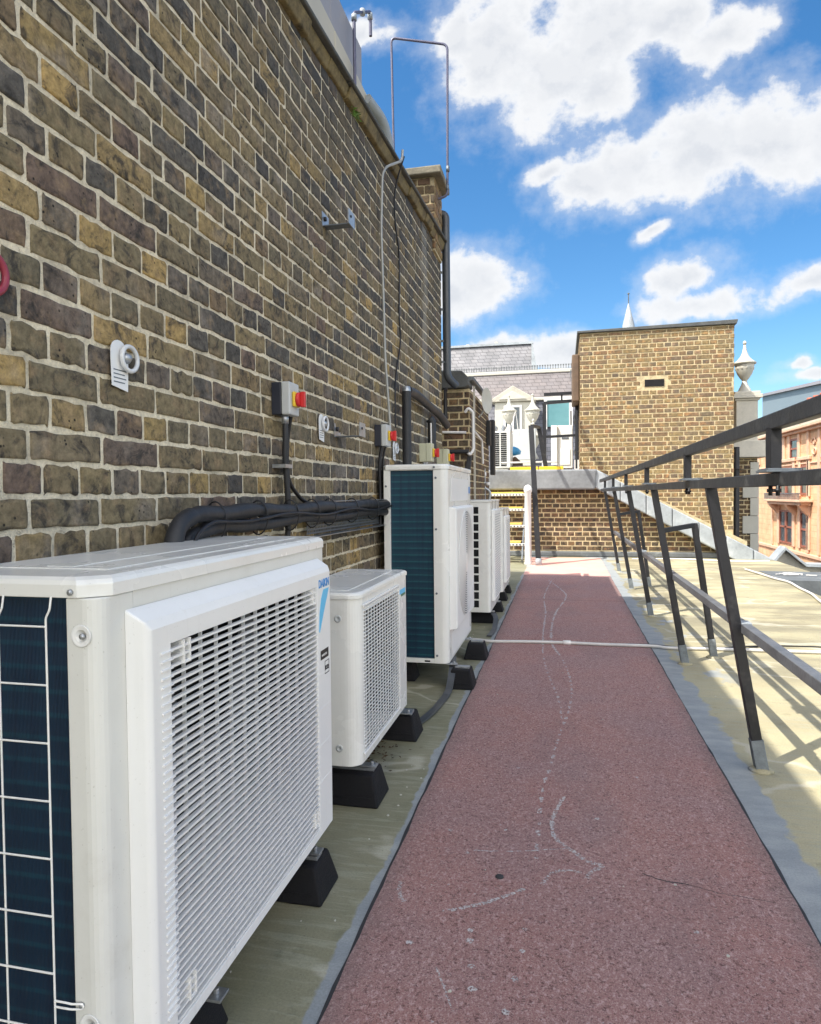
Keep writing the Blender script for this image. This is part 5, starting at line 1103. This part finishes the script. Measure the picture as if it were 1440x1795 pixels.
win(41.7, 43.0, 3.0, 4.15); win(44.3, 45.4, 3.0, 4.15); win(36.2, 37.5, 3.0, 4.15); win(49.5, 50.8, 3.0, 4.15)
mb = MB(); mb.box(12.3, 12.99, 39.4, 45.8, .55, .68); mb.box(12.45, 12.99, 39.6, 45.6, .38, .548)
for y_ in (39.8, 42.0, 45.0): mb.prism([(12.99, -.3), (12.99, .375), (12.4, .375), (12.6, .1)], 'y', y_, y_+.3)
mb.build('balcony', M['terrp'], TB, bevel=.02)
mb = MB(); mb.box(12.32, 12.36, 39.4, 45.8, 1.0, 1.05)
for k in range(54): mb.box(12.33, 12.35, 39.45+k*.119, 39.48+k*.119, .682, .999)
mb.build('iron_railing', M['leadd'], TB)
# scroll ornament panels
for y_ in (39.2, 46.9):
    mb = MB()
    for sgn, zc in ((1, 3.75), (-1, 3.3)):
        mb.tube([(12.97, y_+sgn*.05+(.36-.028*q)*math.cos(q*.6), zc+(.26-.02*q)*math.sin(q*.6)*sgn) for q in range(13)], .05, 6)
    mb.build('scroll_ornament', M['terrp'], TB)
mb = MB()
for y_ in (38.3, 39.9, 46.2): mb.box(12.90, 13.0, y_, y_+.28, -2.2, 4.39)
mb.build('pilaster', M['terrp'], TB, bevel=.02)
mb = MB(); mb.box(10.5, 10.75, 26, 55, -2.75, -2.6)
for k in range(12): mb.box(10.55, 10.7, 27+k*2.2, 27.2+k*2.2, -3.6, -2.35)
mb.box(10.58, 10.66, 26, 55, -3.6, -2.751); mb.build('parapet', M['terrp'], label='pink terracotta parapet at the foot of the orange building', cat='parapet')
mb = MB()
mb.prism([(5.6, -2), (6.1, -1.0), (6.44, -.56), (6.9, -1.0), (9.5, -1.08), (9.5, -2)], 'y', 21.9, 22.1); mb.build('gable_wall', M['stone'], label='small pointed grey gable seen over the roof edge on the right', cat='gable')
mb = MB(); mb.prism([(5.9, -1.26), (6.44, -.56), (7.0, -1.05), (9.6, -1.12), (9.6, -1.05), (7.0, -.97), (6.44, -.47), (5.85, -1.2)], 'y', 21.7, 22.3); mb.build('gable_coping', M['lead'], label='grey lead coping along the small pointed gable', cat='coping')
# chimney pots and roof plant on top of it
PT = thing('chimney', 'red clay chimney pots above the terracotta building', 'chimney', (15.6, 44, 4.5))
for k in range(3): MB().lathe([(.26, 0), (.22, 1.1), (.26, 1.15), (.26, 1.3)], (15.3, 44.6+k*1.1, 5.7), 12).build('chimney_pot', M['potred'], PT)
MB().box(15.0, 15.7, 44.0, 47.6, 4.5, 5.7).build('stack', M['potred'], PT)
PT2 = thing('chimney', 'distant cluster of dark red chimney pots further along', 'chimney', (16.8, 44, 4.5))
for k in range(4): MB().lathe([(.2, 0), (.16, .9), (.2, 1.0)], (16.6, 42.0+k*.7, 6.0), 10).build('chimney_pot', M['potred'], PT2)
MB().box(16.3, 16.9, 41.7, 44.6, 4.5, 6.0).build('stack', M['potred'], PT2)
for k, (y_, s_) in enumerate(((52.3, .9), (50.6, .95), (49.4, .85), (47.9, .85))):
    mb = MB(); mb.lathe([(.7*s_, 0), (.72*s_, .75*s_), (.6*s_, 1.0*s_), (.2*s_, 1.12*s_)], (14.5, y_, 4.74), 18); mb.build('water_tank', M['stonew'], label='%s white drum on the terracotta roof' % ('farthest', 'second farthest', 'third farthest', 'nearest')[k], cat='tank', group='white drums on the terracotta roof')
GB = thing('office_block', 'long plain blue grey building behind the terracotta roof', 'building', (34, 100, -16))
mb = MB(); mb.prism([(112.5, -16), (112.5, 15.6), (60, 11.6), (60, -16)], 'x', 30, 45); mb.build('wall', M['slategrey'], GB)
mb = MB(); mb.prism([(113.0, 15.62), (113.0, 16.0), (60, 12.0), (60, 11.62)], 'x', 29.6, 45.4); mb.build('roof_edge', M['panelg'], GB)
# ------------------------------------------------------------------ right-hand roof edge
mb = MB(); mb.prism([(2.856, -.02), (2.856, .006), (6.5, -.03), (6.5, -.35), (2.856, -.35)], 'y', 9.75, 10.84)
ED = mb.build('concrete_ledge', M['leadd'], label='grey concrete ledge beyond the roof edge above the dark gap', cat='ledge')
MB().box(2.9, 9, -3, 9.3, -4.2, -4).build('lightwell_floor', M['dark'], kind='structure')
MB().tube(smoothpath([(2.68, 10.9, .02), (2.74, 10.3, .02), (2.78, 9.8, .02), (2.84, 9.45, .02), (2.79, 8.9, .02), (2.76, 8.4, .02), (2.66, 7.8, .02), (2.62, 7.1, .02), (2.7, 6.2, .02)]), .014, 8).build('cable', M['cableg'], label='pale cable lying along the right edge of the roof', cat='cable')
MB().tube(smoothpath([(1.2, 12.4, .012), (2.0, 12.5, .012), (2.8, 12.2, .012), (3.4, 12.3, .012)]), .010, 8).build('cable', M['whitepipe'], label='thin white cable on the roof before the lead flashing', cat='cable')
rb = MB()
for _ in range(9):
    a = Vector((random.uniform(2.95, 3.3), random.uniform(10.2, 10.5), .02)); b = a+Vector((random.uniform(-.2, .2), random.uniform(-.15, .15), .01)); rb.tube([a, b], .008, 5)
rb.build('rope_offcuts', M['cableg'], kind='stuff', label='tangle of pale rope offcuts on the ledge')
